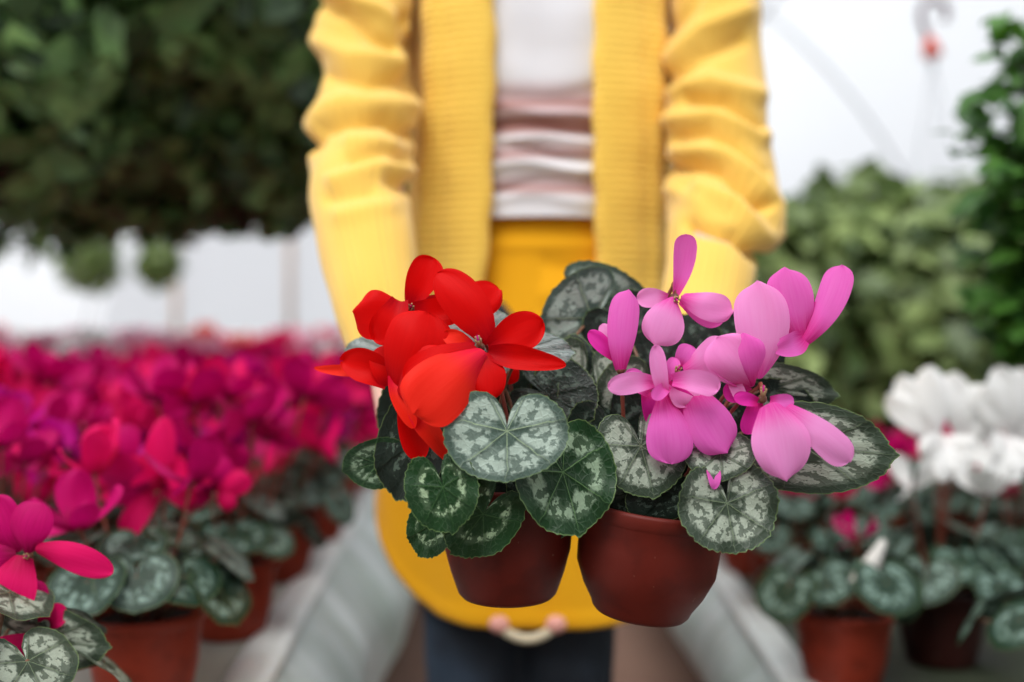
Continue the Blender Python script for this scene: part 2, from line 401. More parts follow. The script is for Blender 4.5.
for x in (-3.0, -1.98, -.6, 1.0):
    mb = MB(); zt = TZ+math.sqrt(max(0, (TR-.08)**2-(x-TX)**2)); mb.tube([Vector((x, Y1-.12, 0)), Vector((x, Y1-.12, zt))], .03, M['post'], 10)
    n_tr += 1; tag(mb.build('trim_%d' % n_tr), kind='structure')

# benches with plastic sheets hanging from their edges
def sheet_mat(name, c1, c2, tr):
    k = N(name); v = k.obj(); n = k.noise(k.scale(v, (1, 3.0, 1.0)), 2.5, 4, .6)
    c = k.mix(k.ss(n, .35, .7), c1, c2)
    return k.done(k.mixs(tr, k.pr(c, .35, k.bump(n, .6, .02), Specular_IOR_Level=.6), k.trans(c)))
M['sheet'] = sheet_mat('plastic sheet', (.46, .56, .51), (.84, .93, .94), .25)
M['sheet_lip'] = sheet_mat('rolled white plastic', (.80, .86, .84), (.92, .95, .94), .2)
M['mat_grey'] = m_plain('grey bench fleece', (.30, .30, .27), .8, .2, 8, .3)
M['mat_dark'] = m_plain('damp dark bench fleece', (.040, .050, .030), .55, .4, 8, .3)
M['wood'] = m_plain('bench timber', (.18, .12, .08), .8, .3, 12)
def bench(side, name, label, edge, zt, depth, gx, y0, y1, topmat, ze=.003):
    """edge(y) -> x of the aisle side edge; gx(y) -> x where the sheet meets the ground"""
    root = empty(name, (edge(y0+1), y0+1, 0), label, 'bench')
    sg = -1 if side == 'l' else 1; n = 40
    def strip(cols, mat, nm):
        mb = MB(); rows = []
        for i in range(n+1):
            y = y0+(y1-y0)*i/n
            rows.append([Vector((x, y, z)) for x, z in cols(y)])
        mb.grid(rows, mat, closed=nm not in ('plastic_sheet',)); return mb.build(nm, root)
    strip(lambda y: [(edge(y)+sg*.01, zt), (edge(y)+sg*depth, zt), (edge(y)+sg*depth, zt-.03), (edge(y)+sg*.01, zt-.03)], topmat, 'bench_top')
    def lip(y):
        w_ = 1+.25*noise.noise(Vector((y*3, 1, sg)))
        return [(edge(y)+sg*(.022+.030*w_*math.cos(q)), zt-.004+.014*w_*math.sin(q)) for q in [2*PI*j/10 for j in range(10)]]
    strip(lip, M['sheet_lip'], 'rolled_edge')
    def dr(y):
        out = []
        for j in range(13):
            t = j/12; x = edge(y)*(1-t)+gx(y)*t-sg*.03*math.sin(PI*t)
            x += -sg*.010*(t*(1.6-t))*math.sin(y*9+t*2) + .008*noise.noise(Vector((y*5, t*3, 0)))
            out.append((x, (zt-.01)*(1-t)+ze*t))
        return out
    n = 120; strip(dr, M['sheet'], 'plastic_sheet')
    for yy in np.arange(y0+.3, y1, 1.4):
        for dx in (.12, depth-.12):
            x = edge(yy)+sg*dx
            mb = MB(); a = .03
            mb.grid([[Vector((x-a, yy-a, z)), Vector((x+a, yy-a, z)), Vector((x+a, yy+a, z)), Vector((x-a, yy+a, z))] for z in (0, zt-.03)], M['wood'], closed=True, caps=True)
            mb.build('leg', root)
    return root
ZL = CZ-.40; ZR = CZ-.46
bench('l', 'plant_bench', 'long low grey bench left of the aisle with plastic sheet hanging down its side', lambda y: -.225-.056*y if y < 3 else -.393, ZL, 1.35, lambda y: -.235+.006*y, -.6, 7.6, M['mat_grey'], CZ-.60)
bench('r', 'plant_bench', 'long low dark damp bench right of the aisle carrying the white cyclamens', lambda y: .315+.04*y if y < 3 else .435, ZR, 1.6, lambda y: .30+.018*y, -.6, 7.6, M['mat_dark'], CZ-.60)
bench('l', 'plant_bench', 'far left grey bench behind the magenta rows against the greenhouse side', lambda y: -2.05, ZL, 1.3, lambda y: -2.0, 1.6, 7.6, M['mat_grey'], .2)

# ================================================================== PERSON
BX = .04   # body centre x
person = empty('person', (BX, 1.36, 0), 'standing person in yellow cardigan and mustard skirt holding two potted cyclamens', 'person')
def capsule(mb, a, b, ra, rb, mat, n=16, m=6):
    a, b = Vector(a), Vector(b); t = (b-a); L = t.length; t = t.normalized() if L > 1e-6 else Vector((0, 0, 1)); u = t.orthogonal().normalized(); v = t.cross(u)
    rows = []
    for i in range(m+1):
        q = -PI/2+PI/2*i/m; rows.append((a+t*math.sin(q)*ra, max(1e-5, math.cos(q)*ra)))
    for i in range(m+1):
        q = PI/2*i/m; rows.append((b+t*math.sin(q)*rb, max(1e-5, math.cos(q)*rb)))
    mb.grid([[c+(u*math.cos(p)+v*math.sin(p))*r for p in [2*PI*k/n for k in range(n)]] for c, r in rows], mat, closed=True, caps=True)
def ellipsoid(mb, c, r, mat, n=24, m=16, rot=None):
    c = Vector(c); R = rot or Matrix.Identity(3)
    mb.grid([[c+R@Vector((r[0]*math.cos(q)*max(1e-4, math.cos(p)), r[1]*math.sin(q)*max(1e-4, math.cos(p)), r[2]*math.sin(p))) for q in [2*PI*k/n for k in range(n)]] for p in [-PI/2+PI*i/m for i in range(m+1)]], mat, closed=True, caps=True)
def remeshed(mb, name, parent, vox, mat, it=6, fac=.5):
    me = mb.mesh('tmp'); o = bpy.data.objects.new('tmp', me); COL.objects.link(o)
    r = o.modifiers.new('r', 'REMESH'); r.mode = 'VOXEL'; r.voxel_size = vox; r.use_smooth_shade = True
    s = o.modifiers.new('s', 'SMOOTH'); s.iterations = it; s.factor = fac
    dg = bpy.context.evaluated_depsgraph_get(); ne = bpy.data.meshes.new_from_object(o.evaluated_get(dg))
    bpy.data.objects.remove(o); bpy.data.meshes.remove(me)
    ne.name = name; ne.materials.clear(); ne.materials.append(mat)
    ne.polygons.foreach_set('use_smooth', [True]*len(ne.polygons))
    ne.polygons.foreach_set('material_index', [0]*len(ne.polygons))
    q = bpy.data.objects.new(name, ne); COL.objects.link(q); q.parent = parent; q.matrix_parent_inverse = parent.matrix_basis.inverted()
    return q
# arm centre lines as (px, py, depth, sleeve radius)
LS = [(392, -150, 1.38, .075), (372, -70, 1.35, .074), (365, 0, 1.32, .069), (369, 70, 1.29, .064), (364, 125, 1.25, .068), (361, 160, 1.20, .0655), (362, 205, 1.13, .0590), (369, 260, 1.06, .0515), (380, 315, 1.00, .0425), (390, 360, .965, .0365)]
RS = [(690, -150, 1.38, .075), (708, -70, 1.35, .070), (715, 0, 1.32, .0635), (715, 70, 1.30, .064), (717, 130, 1.26, .066), (722, 180, 1.22, .069), (723, 218, 1.18, .068), (714, 252, 1.12, .053), (705, 305, 1.05, .046), (700, 350, .99, .039)]
def pot_hand(mb, W, K, nrm, tips, thumb):
    pass
body = MB(); sk = M['skin']
def C3(px, py, d): return P(px, py, d)
arms = []
for sgn, path in ((-1, LS), (1, RS)):
    pts = [C3(a, b, c) for a, b, c, r in path]
    sh = pts[1]+Vector((0, .01, 0)); capsule(body, Vector((BX+sgn*.13, 1.38, 1.36)), sh, .044, .040, sk); el = pts[4 if sgn < 0 else 5] + Vector((0, .012, 0)); wr = C3(402, 415, .925) if sgn < 0 else C3(692, 415, .925)
    capsule(body, sh, el, .039, .035, sk); capsule(body, el, (el+wr)/2+Vector((0, 0, 0)), .038, .034, sk); capsule(body, (el+wr)/2, wr, .034, .024, sk)
    # hand: palm behind the pot, fingers curved round its back, thumb along its outer side
    pc = Vector((-.004, .80, CZ-.128)) if sgn < 0 else Vector((.108, .795, CZ-.130)); R = (.064 if sgn < 0 else .070)
    def onpot(a, dz, e=0): # a: angle around pot, 0 = far side, + towards the outer side of this hand
        return pc + Vector((sgn*math.sin(a)*(R+e), math.cos(a)*(R+e), dz))
    kn = [onpot(.95, dz, .004) for dz in (.030, .010, -.010, -.029)]
    for i, kp in enumerate(kn):
        st = wr + Vector((0, 0, (.012, .004, -.004, -.012)[i]))
        capsule(body, st, kp, .016, .0125, sk)
        seg = [(.45, .40), (.42, .38), (.40, .36), (.33, .30)][i]; L = (.9, 1.0, .95, .78)[i]
        a0 = .95; a1 = a0-.42*L; a2 = a1-.30*L; a3 = a2-.22*L; dzz = (.030, .010, -.010, -.029)[i]
        q = [kp, onpot(a1, dzz-.003, .002), onpot(a2, dzz-.006, .000), onpot(a3, dzz-.009, -.002)]
        for u_, (r0, r1) in zip(range(3), ((.0100, .0092), (.0092, .0085), (.0085, .0074))): capsule(body, q[u_], q[u_+1], r0, r1, sk, 12, 5)
    tb = wr*.45+kn[0]*.55 + Vector((0, 0, .012)); t1 = onpot(1.35, .044, .004); t2 = onpot(1.75, .040, .001); t3 = onpot(2.05, .034, -.001)
    capsule(body, tb, t1, .015, .0115, sk); capsule(body, t1, t2, .0112, .0102, sk); capsule(body, t2, t3, .0102, .0082, sk)
# trunk, neck, head, legs
for z, rx in ((1.34, .12), (1.22, .125), (1.10, .105), (1.0, .115), (.92, .135)):
    ellipsoid(body, (BX, 1.39, z), (rx, .078, .10), sk)
capsule(body, (BX-.13, 1.38, 1.365), (BX+.13, 1.38, 1.365), .052, .052, sk)
capsule(body, (BX, 1.385, 1.38), (BX, 1.375, 1.49), .055, .050, sk)
HZ = 1.585
ellipsoid(body, (BX, 1.385, HZ+.02), (.073, .090, .100), sk); ellipsoid(body, (BX, 1.35, HZ-.05), (.052, .055, .055), sk)
capsule(body, (BX, 1.295, HZ+.015), (BX, 1.277, HZ-.018), .008, .012, sk)
for s in (-1, 1):
    ellipsoid(body, (BX+s*.075, 1.39, HZ), (.010, .020, .030), sk)
    lx = BX-.012+s*.058
    capsule(body, (BX+s*.07, 1.38, .86), (lx, 1.37, .48), .078, .052, sk); capsule(body, (lx, 1.37, .48), (lx, 1.40, .09), .050, .034, sk)
    capsule(body, (lx, 1.40, .055), (lx+s*.01, 1.27, .035), .032, .028, sk)
remeshed(body, 'body', person, .0045, M['skin'], 4)
# face and hair
mb = MB()
for s in (-1, 1): ellipsoid(mb, (BX+s*.030, 1.304, HZ+.012), (.013, .010, .007), M['eye'])
mb.build('eyes', person)
mb = MB(); ellipsoid(mb, (BX, 1.298, HZ-.052), (.022, .012, .007), M['lip']); mb.build('mouth', person)
mb = MB(); ellipsoid(mb, (BX, 1.415, HZ+.035), (.090, .095, .105), M['hair']); ellipsoid(mb, (BX, 1.46, HZ-.09), (.085, .05, .14), M['hair'])
for s in (-1, 1): capsule(mb, (BX+s*.078, 1.39, HZ+.04), (BX+s*.09, 1.42, HZ-.14), .022, .024, M['hair'])
remeshed(mb, 'hair', person, .008, M['hair'], 3)

# sleeves and cardigan
def resample(path, n):
    out = []; m = len(path)-1
    for i in range(n+1):
        t = i/n*m; k = min(int(t), m-1); u = t-k
        p0, p1, p2, p3 = path[max(k-1, 0)], path[k], path[k+1], path[min(k+2, m)]
        out.append(tuple(.5*((2*b)+(-a+c)*u+(2*a-5*b+4*c-d)*u*u+(-a+3*b-3*c+d)*u**3) for a, b, c, d in zip(p0, p1, p2, p3)))
    return out
def seg_d(x, y, a, b):
    ax, ay = a; bx_, by = b; dx, dy = bx_-ax, by-ay; t = max(0, min(1, ((x-ax)*dx+(y-ay)*dy)/(dx*dx+dy*dy)))
    return math.hypot(x-ax-t*dx, y-ay-t*dy), t
def creases(x, y, folds):
    z = 0
    for amp, sig, pl in folds:
        dm = 1e9
        for a, b in zip(pl[:-1], pl[1:]): dm = min(dm, seg_d(x, y, a, b)[0])
        z += amp*math.exp(-(dm/sig)**2)
    return z
LF = [(.008, 9, [(308, 128), (322, 110), (345, 103), (412, 106)]), (-.013, 6, [(310, 146), (322, 128), (345, 120), (385, 118), (420, 138)]),
      (-.011, 8, [(318, 4), (345, 12), (372, 38), (392, 48)]), (.010, 11, [(316, 40), (350, 58), (400, 62)]), (.008, 8, [(335, -6), (380, 10), (408, 30)]),
      (-.016, 8, [(404, 20), (414, 48), (416, 85)]), (-.009, 7, [(330, 76), (368, 84), (405, 82)]), (.006, 8, [(350, 142), (392, 146)]),
      (-.007, 6, [(352, 160), (385, 152), (405, 158)]), (.007, 8, [(335, 182), (375, 170), (412, 172)]), (-.010, 6, [(390, 178), (420, 192)]), (.004, 9, [(340, 215), (390, 205)]), (-.004, 6, [(330, 200), (370, 192)])]
RF = [(-.015, 5.5, [(668, 168), (700, 164), (722, 170), (748, 195), (764, 206)]), (.008, 8, [(680, 152), (725, 155), (756, 178), (776, 205), (774, 232)]),
      (-.009, 6, [(676, 138), (705, 134), (735, 146), (765, 172)]), (.010, 8, [(672, 120), (715, 118), (762, 136)]), (-.011, 6, [(690, 100), (725, 102), (760, 128)]),
      (.010, 9, [(676, 92), (710, 82), (755, 96)]), (-.008, 8, [(672, 82), (700, 58), (740, 40)]), (.008, 10, [(670, 60), (700, 30), (745, 12)]), (-.007, 8, [(672, 30), (692, 8), (700, -10)]),
      (.009, 8, [(700, 190), (735, 205), (765, 240)]), (-.014, 6, [(690, 225), (735, 235), (765, 262)]), (.005, 8, [(672, 190), (700, 205)])]
def sleeve(parent, path, folds):
    pts = resample(path, 230); rows = []; uvs = []; prev = Vector((1, 0, 0)); n = 128; acc = 0; lastc = None
    cs = [P(p[0], p[1], p[2]) for p in pts]
    for i, p in enumerate(pts):
        c = cs[i]; t = (cs[min(i+1, 230)]-cs[max(i-1, 0)]).normalized()
        a = (prev-t*prev.dot(t)).normalized(); prev = a; b = t.cross(a); row = []; ur = []
        for j in range(n):
            q = 2*PI*j/n; dirv = a*math.cos(q)+b*math.sin(q); pt = c+dirv*p[3]*.95
            px = 512+pt.x/pt.y*F; py = 341-(pt.z-CZ)/pt.y*F
            k = creases(px, py, folds)*(1.0 if dirv.y < .35 else .4) + .0035*noise.noise(pt*14)
            rib = .0011*math.sin(q*44)*smooth((i-150)/30)
            row.append(pt+dirv*(k*1.25+rib)); ur.append((j/n, i/230))
        rows.append(row); uvs.append(ur)
    # turned-in hem
    c = cs[-1]; rows.append([c+(v-c)*.93+Vector((0, -.002, -.002)) for v in rows[-1]]); uvs.append(uvs[-1])
    rows.append([c+(v-c)*.86+Vector((0, .012, .012)) for v in rows[-2]]); uvs.append(uvs[-1])
    mb = MB(); mb.grid(rows, M['knit_cuff'], closed=True, uvs=uvs); return mb.build('sleeve', parent)
def shell_pt(ax, by, phi, z, off=0):   # body ellipse, phi 0 = front (towards the camera), + = image right
    return Vector((BX+(ax+off)*math.sin(phi), 1.39-(by+off)*math.cos(phi), z))
card = MB(); rows = []
for i in range(80):
    z = 1.44-(1.44-.80)*i/79; row = []
    axx = .185+.02*smooth((1.0-z)/.2)-.02*smooth((z-1.36)/.08)
    for j in range(61):
        phi = .42+(2*PI-.84)*j/60
        row.append(shell_pt(axx, .118, phi, z, .004*noise.noise(Vector((phi*3, z*9, 0)))))
    rows.append(row)
card.grid(rows, M['knit'])
rows = [[shell_pt(.185-.13*smooth(i/8), .118-.05*i/8, 2*PI*j/60, 1.44+.03*i/8) for j in range(61)] for i in range(9)]
card.grid(rows[:], M['knit'])
cardigan = card.build('cardigan', person)
cardigan['label'] = 'chunky yellow knitted open cardigan'
def band(x0, x1):
    """x0,x1: functions of y(px) giving the two image edges at depth 1.27"""
    mb = MB(); rows = []
    for i in range(140):
        py = -85+(430+85)*i/139; row = []
        z = CZ+(341-py)/F*1.27
        a, b = P(x0(py), 341, 1.27).x, P(x1(py), 341, 1.27).x
        sg = -1 if a < 0.02 else 1
        for j in range(17):
            t = j/16; x = a+(b-a)*t
            th = .012*math.sqrt(max(0, 1-(2*t-1)**4))
            yy = 1.285-.10*math.sqrt(max(.02, 1-((x-BX)/.20)**2))+.085
            fold = .004*math.exp(-((t-(.33 if sg < 0 else .72))/.07)**2)
            row.append(Vector((x+.0012*math.sin(z*90), yy-th+fold+.003*math.sin(z*14+sg), z)))
        for j in range(16, -1, -1):
            q = row[j]; row.append(Vector((q.x, yy+.0*q.y+.02, z)) if 0 < j < 16 else Vector((q.x, q.y+.006, z)))
        rows.append(row)
    mb.grid(rows, M['knit_band'], closed=True, caps=True); return mb.build('front_band', cardigan)
band(lambda y: 418-.012*y+2*math.sin(y*.02), lambda y: 494-(0 if y < 180 else (y-180)*.10)+1.5*math.sin(y*.03))
band(lambda y: 595-2*math.sin(y*.015), lambda y: 673-.01*y)
sleeve(cardigan, LS, LF); sleeve(cardigan, RS, RF)
# top
mb = MB(); rows = []
for i in range(150):
    z = 1.42-(1.42-(CZ+.160))*i/149; row = []
    py = 341-(z-CZ)*F/1.29
    for j in range(97):
        phi = -PI+2*PI*j/96
        g = 0
        for (yc, am, sl_, sg_) in ((112, .006, .10, 7), (128, -.008, .06, 6), (140, .006, -.05, 6), (154, -.007, .12, 5), (166, .007, .02, 7), (184, -.006, -.08, 5), (197, .004, .03, 7), (98, -.004, -.1, 8)):
            g += am*math.exp(-((py-yc-sl_*phi*150+3*math.sin(phi*7+yc))/sg_)**2)
        row.append(shell_pt(.152, .104, phi, z, g + .012*smooth((z-1.15)/.1)*math.exp(-((abs(phi)-.55)/.5)**2)+.003*noise.noise(Vector((phi*2, z*18, 5)))))
    rows.append(row)
b0 = rows[-1]; rows.append([q+Vector((0, .004, .002)) for q in b0])
mb.grid(rows, M['shirt']); o = mb.build('top', person); o['label'] = 'white top with gathered folds at the waist, their shade painted mauve'
# skirt with rounded tails
HEM = [(0, -.3655), (.05, -.3655), (.09, -.363), (.135, -.354), (.167, -.336), (.190, -.308), (.213, -.262), (.2255, -.225), (.24, -.19)]
def hem(x):
    x = abs(x)
    for (a, b), (c, d) in zip(HEM[:-1], HEM[1:]):
        if x <= c: return CZ+b+(d-b)*(x-a)/(c-a)
    return CZ-.19
mb = MB(); rows = []; NJ = 144
for i in range(100):
    t = i/99; row = []
    for j in range(NJ):
        phi = 2*PI*j/NJ; x_h = .229*math.sin(phi); zb = hem(x_h); zt = CZ+.19; z = zt+(zb-zt)*t
        u = smooth((CZ+.19-z)/.40); ax = .143+.087*u; by = .090+.040*u
        f = .004*u*math.sin(phi*9+.8*math.sin(z*8)) + .005*u*noise.noise(Vector((phi*2.2, z*7, 1))) + .004*math.exp(-((z-CZ-.06-.02*phi)/.012)**2)-.004*math.exp(-((z-CZ-.10+.03*phi)/.012)**2) + .0035*math.exp(-((z-CZ-.125)/.008)**2)
        row.append(shell_pt(ax, by, phi, z, f + (.002 if t > .965 else 0)))
    rows.append(row)
last = rows[-1]; cc = Vector((BX, 1.39, 0))
rows.append([Vector(((q.x-BX)*.985+BX, (q.y-1.39)*.97+1.39, q.z+.002)) for q in last])
rows.append([Vector(((q.x-BX)*.97+BX, (q.y-1.39)*.95+1.39, q.z+.03)) for q in last])
mb.grid(rows, M['skirt'], closed=True); skirt = mb.build('skirt', person); skirt['label'] = 'mustard yellow skirt with rounded hem'
mb = MB(); A, B_ = P(499, 626, 1.235), P(556, 626, 1.235); mid = P(528, 652, 1.235)
mb.tube([bez(A, mid, B_, t/12) for t in range(13)], .0062, M['cord'], 10)
for q in (A, B_): ellipsoid(mb, q+Vector((0, 0, .002)), (.013, .010, .011), M['cord_pink'])
o = mb.build('cord', skirt); o['label'] = 'beige cord with two pink ends hanging below the hem'
# jeans and shoes
mb = MB()
for s in (-1, 1):
    cx = BX-.030+s*.064
    capsule(mb, (BX+s*.06, 1.38, .88), (cx, 1.37, .52), .100, .070, M['denim']); capsule(mb, (cx, 1.37, .52), (cx, 1.36, .40), .070, .064, M['denim'])
    capsule(mb, (cx, 1.36, .40), (cx, 1.39, .12), .062, .050, M['denim'])
j = remeshed(mb, 'jeans', person, .007, M['denim'], 3)
me = j.data
for vtx in me.vertices:
    q = vtx.co; d = .004*math.sin(q.z*70+3*noise.noise(q*9))*noise.noise(q*6); q.y += d*1.5; q.x += d
for s in (-1, 1):
    mb = MB(); cx = BX-.025+s*.064
    ellipsoid(mb, (cx, 1.32, .045), (.042, .115, .045), M['shoe']); ellipsoid(mb, (cx, 1.40, .065), (.038, .045, .05), M['shoe'])
    for kk in range(len(mb.v)):
        x, y, z = mb.v[kk]; mb.v[kk] = (x, y, max(.001, z))
    mb.build('shoe', person)

# ================================================================== THE TWO HELD CYCLAMENS
FW = Vector((0, -1, 0))
def Q(t, d0): return P(t[0], t[1], d0 + (t[2] if len(t) > 2 else 0))
def flower(parent, soilpt, d0, centre, petals, stamens=True, stalkmat='stalk_red', cal=.0035, facing=(0, -1, -.3)):
    """petals: (base(px,py,dd), tip(px,py,dd), width_px, mat, options)"""
    c = Q(centre, d0)
    mb = MB(); hook = c+Vector((0, .004, .008))
    sp_ = Vector(soilpt)
    pts = [bez(sp_, Vector((sp_.x*.5+c.x*.5, sp_.y*.5+(c.y+.012)*.5, c.z-.01)), hook+Vector((0, .008, 0)), t/12) for t in range(13)] + [hook+Vector((0, .003, .003)), c]
    mb.tube(pts, .0016, M[stalkmat], 8)
    fv = Vector(facing).normalized()
    ellipsoid(mb, c+Vector((0, .002, 0)), (cal, cal, cal), M['calyx'], 12, 8)
    if stamens:
        for q in range(5):
            a = q*2*PI/5; e = c+fv*.009+Vector((math.cos(a)*.0022, 0, math.sin(a)*.0022))
            mb.tube([c, e], [.0012, .0007], M['stamen'], 6)
        mb.tube([c, c+fv*.012], [.0009, .0006], M['pink_deep'], 6)
    fo = mb.build('flower', parent)
    for i, pt in enumerate(petals):
        b, t, W, mat, o = (*pt, {})[:5]; o = dict(o)
        b3, t3 = Q(b, d0), Q(t, d0)
        bow = o.pop('bow', .004); bend = o.pop('bend', 0); nn = Vector(o.pop('n', (0, -1, 0))).normalized()
        ax = (t3-b3).normalized(); sd = ax.cross(FW).normalized()
        m3 = (b3+t3)/2 + nn*bow*2 + sd*(bend/F*d0)
        pm = MB(); petal_grid(pm, b3, m3, t3, W/F*d0, nn, M[mat], seed=i*7+int(b[0]), **o)
        pm.build('petal', fo)
    return fo

# ---- red plant
red = empty('potted_cyclamen', P(508, 600, .80), 'red flowered cyclamen in terracotta pot, held on the left', 'potted plant', 'two cyclamens held in the hands')
zb1 = CZ-.2035
T1 = pot_parts(red, (-.0035, .80, zb1), .0395, .0505, .0545, .092, M['pot'], (math.radians(2), 0), .0006)
S1 = T1 @ Vector((0, 0, .08))
LV = [ # px, py, d, angle, S, mat, wide, pitch, roll, opts
 (507, 431, .715, 0, 50, 'l_silver', 1.05, -8, 0, dict(cup=.10, droop=.15, ruffle=.035, point=.03)),
 (563, 472, .735, 14, 62, 'l_green', .70, -10, 10, dict(cup=.10, droop=.25, ruffle=.05)),
 (443, 487, .715, 14, 44, 'l_small', .70, -5, 0, dict(fold=.25, ruffle=.04, teeth=.02, point=.10)),
 (483, 514, .730, -35, 50, 'l_small', .62, 5, 10, dict(fold=.15, ruffle=.05, teeth=.02)),
 (432, 524, .745, -22, 34, 'l_small', .62, 0, -10, dict(fold=.15, ruffle=.04, teeth=.02)),
 (420, 438, .765, -25, 68, 'l_dark', .48, 5, -15, dict(fold=.2, droop=.2)),
 (378, 463, .775, -70, 40, 'l_green', .55, 15, 10, dict(fold=.1, droop=.3)),
 (392, 352, .815, -92, 46, 'l_frost', .33, 0, 0, dict(droop=.1)),
 (478, 343, .800, 95, 44, 'l_frost', .75, 0, 10, dict(droop=.1)),
 (522, 349, .775, 86, 52, 'l_frost', .32, 0, 0, dict(droop=.1)),
 (592, 318, .860, -50, 62, 'l_silver', .70, -10, 15, dict(cup=.06, droop=.2)),
 (598, 300, .880, 75, 52, 'l_silver', .62, -10, -20, dict(droop=.2)),
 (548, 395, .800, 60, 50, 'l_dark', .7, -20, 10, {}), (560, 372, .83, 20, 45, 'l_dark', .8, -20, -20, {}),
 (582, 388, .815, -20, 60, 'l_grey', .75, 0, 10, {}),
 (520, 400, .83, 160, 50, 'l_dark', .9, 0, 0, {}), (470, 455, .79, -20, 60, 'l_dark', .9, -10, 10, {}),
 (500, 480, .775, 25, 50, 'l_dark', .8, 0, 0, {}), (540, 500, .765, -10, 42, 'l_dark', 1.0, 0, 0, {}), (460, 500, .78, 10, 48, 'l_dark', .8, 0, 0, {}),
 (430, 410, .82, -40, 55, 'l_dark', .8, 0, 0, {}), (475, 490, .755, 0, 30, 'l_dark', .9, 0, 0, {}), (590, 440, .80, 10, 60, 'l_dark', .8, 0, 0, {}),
]
def leaves(root, soil, L, s0):
    for i, (px, py, d, ang, S, mat, wd, pi_, ro, o) in enumerate(L):
        add_leaf(root, soil+Vector((math.cos(i*2.4)*.02, math.sin(i*2.4)*.02, 0)), px, py, d, ang, S, M[mat], wd, pi_, ro, seed=s0+i, **o)
leaves(red, S1, LV, 10)
R_ = 'red'; RO = 'red_orange'
flower(red, S1+Vector((.01, -.01, 0)), .735, (480, 347, 0), [
 ((490, 343, .004), (437, 273, .010), 44, R_, dict(bow=.005, bend=9, tipk=2.6, cup=-.10, peak=.52, basew=.30, wave=.04)),
 ((488, 346, .0), (543, 322, .004), 40, R_, dict(bow=.004, cup=.10, basew=.25, peak=.6)),
 ((488, 352, -.004), (566, 365, -.008), 25, R_, dict(bow=.002, cup=.2, tipk=1.4, peak=.35, basew=.5)),
 ((484, 353, -.006), (413, 414, -.030), 64, RO, dict(bow=.006, bend=4, cup=-.16, basew=.30, peak=.68, tipk=3.4, notch=.12, wave=.05)),
 ((478, 352, -.003), (404, 384, -.012), 46, R_, dict(bow=.008, cup=-.10, peak=.6, basew=.5, tipk=3)),
 ((484, 353, -.003), (486, 402, -.012), 42, R_, dict(bow=.004, cup=-.12, peak=.45, basew=.4, tipk=2.4)),
 ((474, 346, .006), (444, 334, .012), 18, RO, dict(bow=.003, cup=.2)),
], facing=(-.2, -.9, .9))
flower(red, S1+Vector((-.01, -.01, 0)), .755, (399, 398, .004), [
 ((398, 396, .0), (428, 312, -.006), 66, R_, dict(bow=.012, bend=4, cup=-.16, peak=.62, tipk=3.5, basew=.35)),
 ((402, 398, -.012), (448, 352, -.016), 44, R_, dict(bow=.006, cup=-.1, tipk=3, peak=.6, basew=.4)),
 ((392, 385, .004), (384, 345, .008), 34, R_, dict(bow=.004, cup=.1, tipk=2.5, basew=.6)),
 ((395, 375, -.004), (414, 428, -.014), 22, RO, dict(bow=.004, cup=.25, tipk=1.6, peak=.4, basew=.6)),
 ((405, 395, .0), (420, 460, -.004), 28, R_, dict(bow=.003, cup=.15, tipk=2.6, peak=.6, basew=.5)),
 ((412, 408, -.010), (450, 462, -.010), 22, RO, dict(bow=.003, bend=-4, cup=.25, tipk=1.3, peak=.35, basew=.5)),
 ((390, 378, .006), (342, 361, .010), 34, R_, dict(bow=.006, bend=8, cup=.28, tipk=1.6, peak=.55, basew=.7)),
 ((365, 370, .014), (314, 368, .020), 13, RO, dict(bow=.002, bend=-2, tipk=1.3, peak=.3, basew=.6)),
], stamens=False)
flower(red, S1+Vector((0, .02, 0)), .770, (411, 309, .0), [
 ((411, 306, .0), (434, 258, -.002), 33, R_, dict(bow=.003, bend=-2, cup=.12, tipk=3, basew=.35, peak=.68)),
 ((420, 306, .002), (501, 290, .012), 38, R_, dict(bow=.004, bend=14, cup=-.1, tipk=2.6, basew=.5, peak=.7)),
 ((408, 310, -.002), (354, 312, -.004), 50, R_, dict(bow=.006, bend=-8, cup=-.12, tipk=2.6, basew=.35, peak=.6)),
 ((400, 300, -.008), (374, 340, -.016), 32, R_, dict(bow=.006, bend=-8, cup=.16, tipk=2.4, basew=.5, peak=.6)),
 ((414, 312, -.004), (462, 312, -.010), 28, R_, dict(bow=.003, cup=.1, basew=.7, tipk=2.5)),
], facing=(.1, -1, .2))
flower(red, S1+Vector((.01, .02, 0)), .800, (506, 372, .0), [
 ((508, 360, 0), (505, 384, 0), 26, R_, dict(tipk=2.5, basew=.6)), ((500, 372, 0), (472, 398, 0), 24, R_, dict(tipk=2.5, basew=.6)),
], stamens=False)

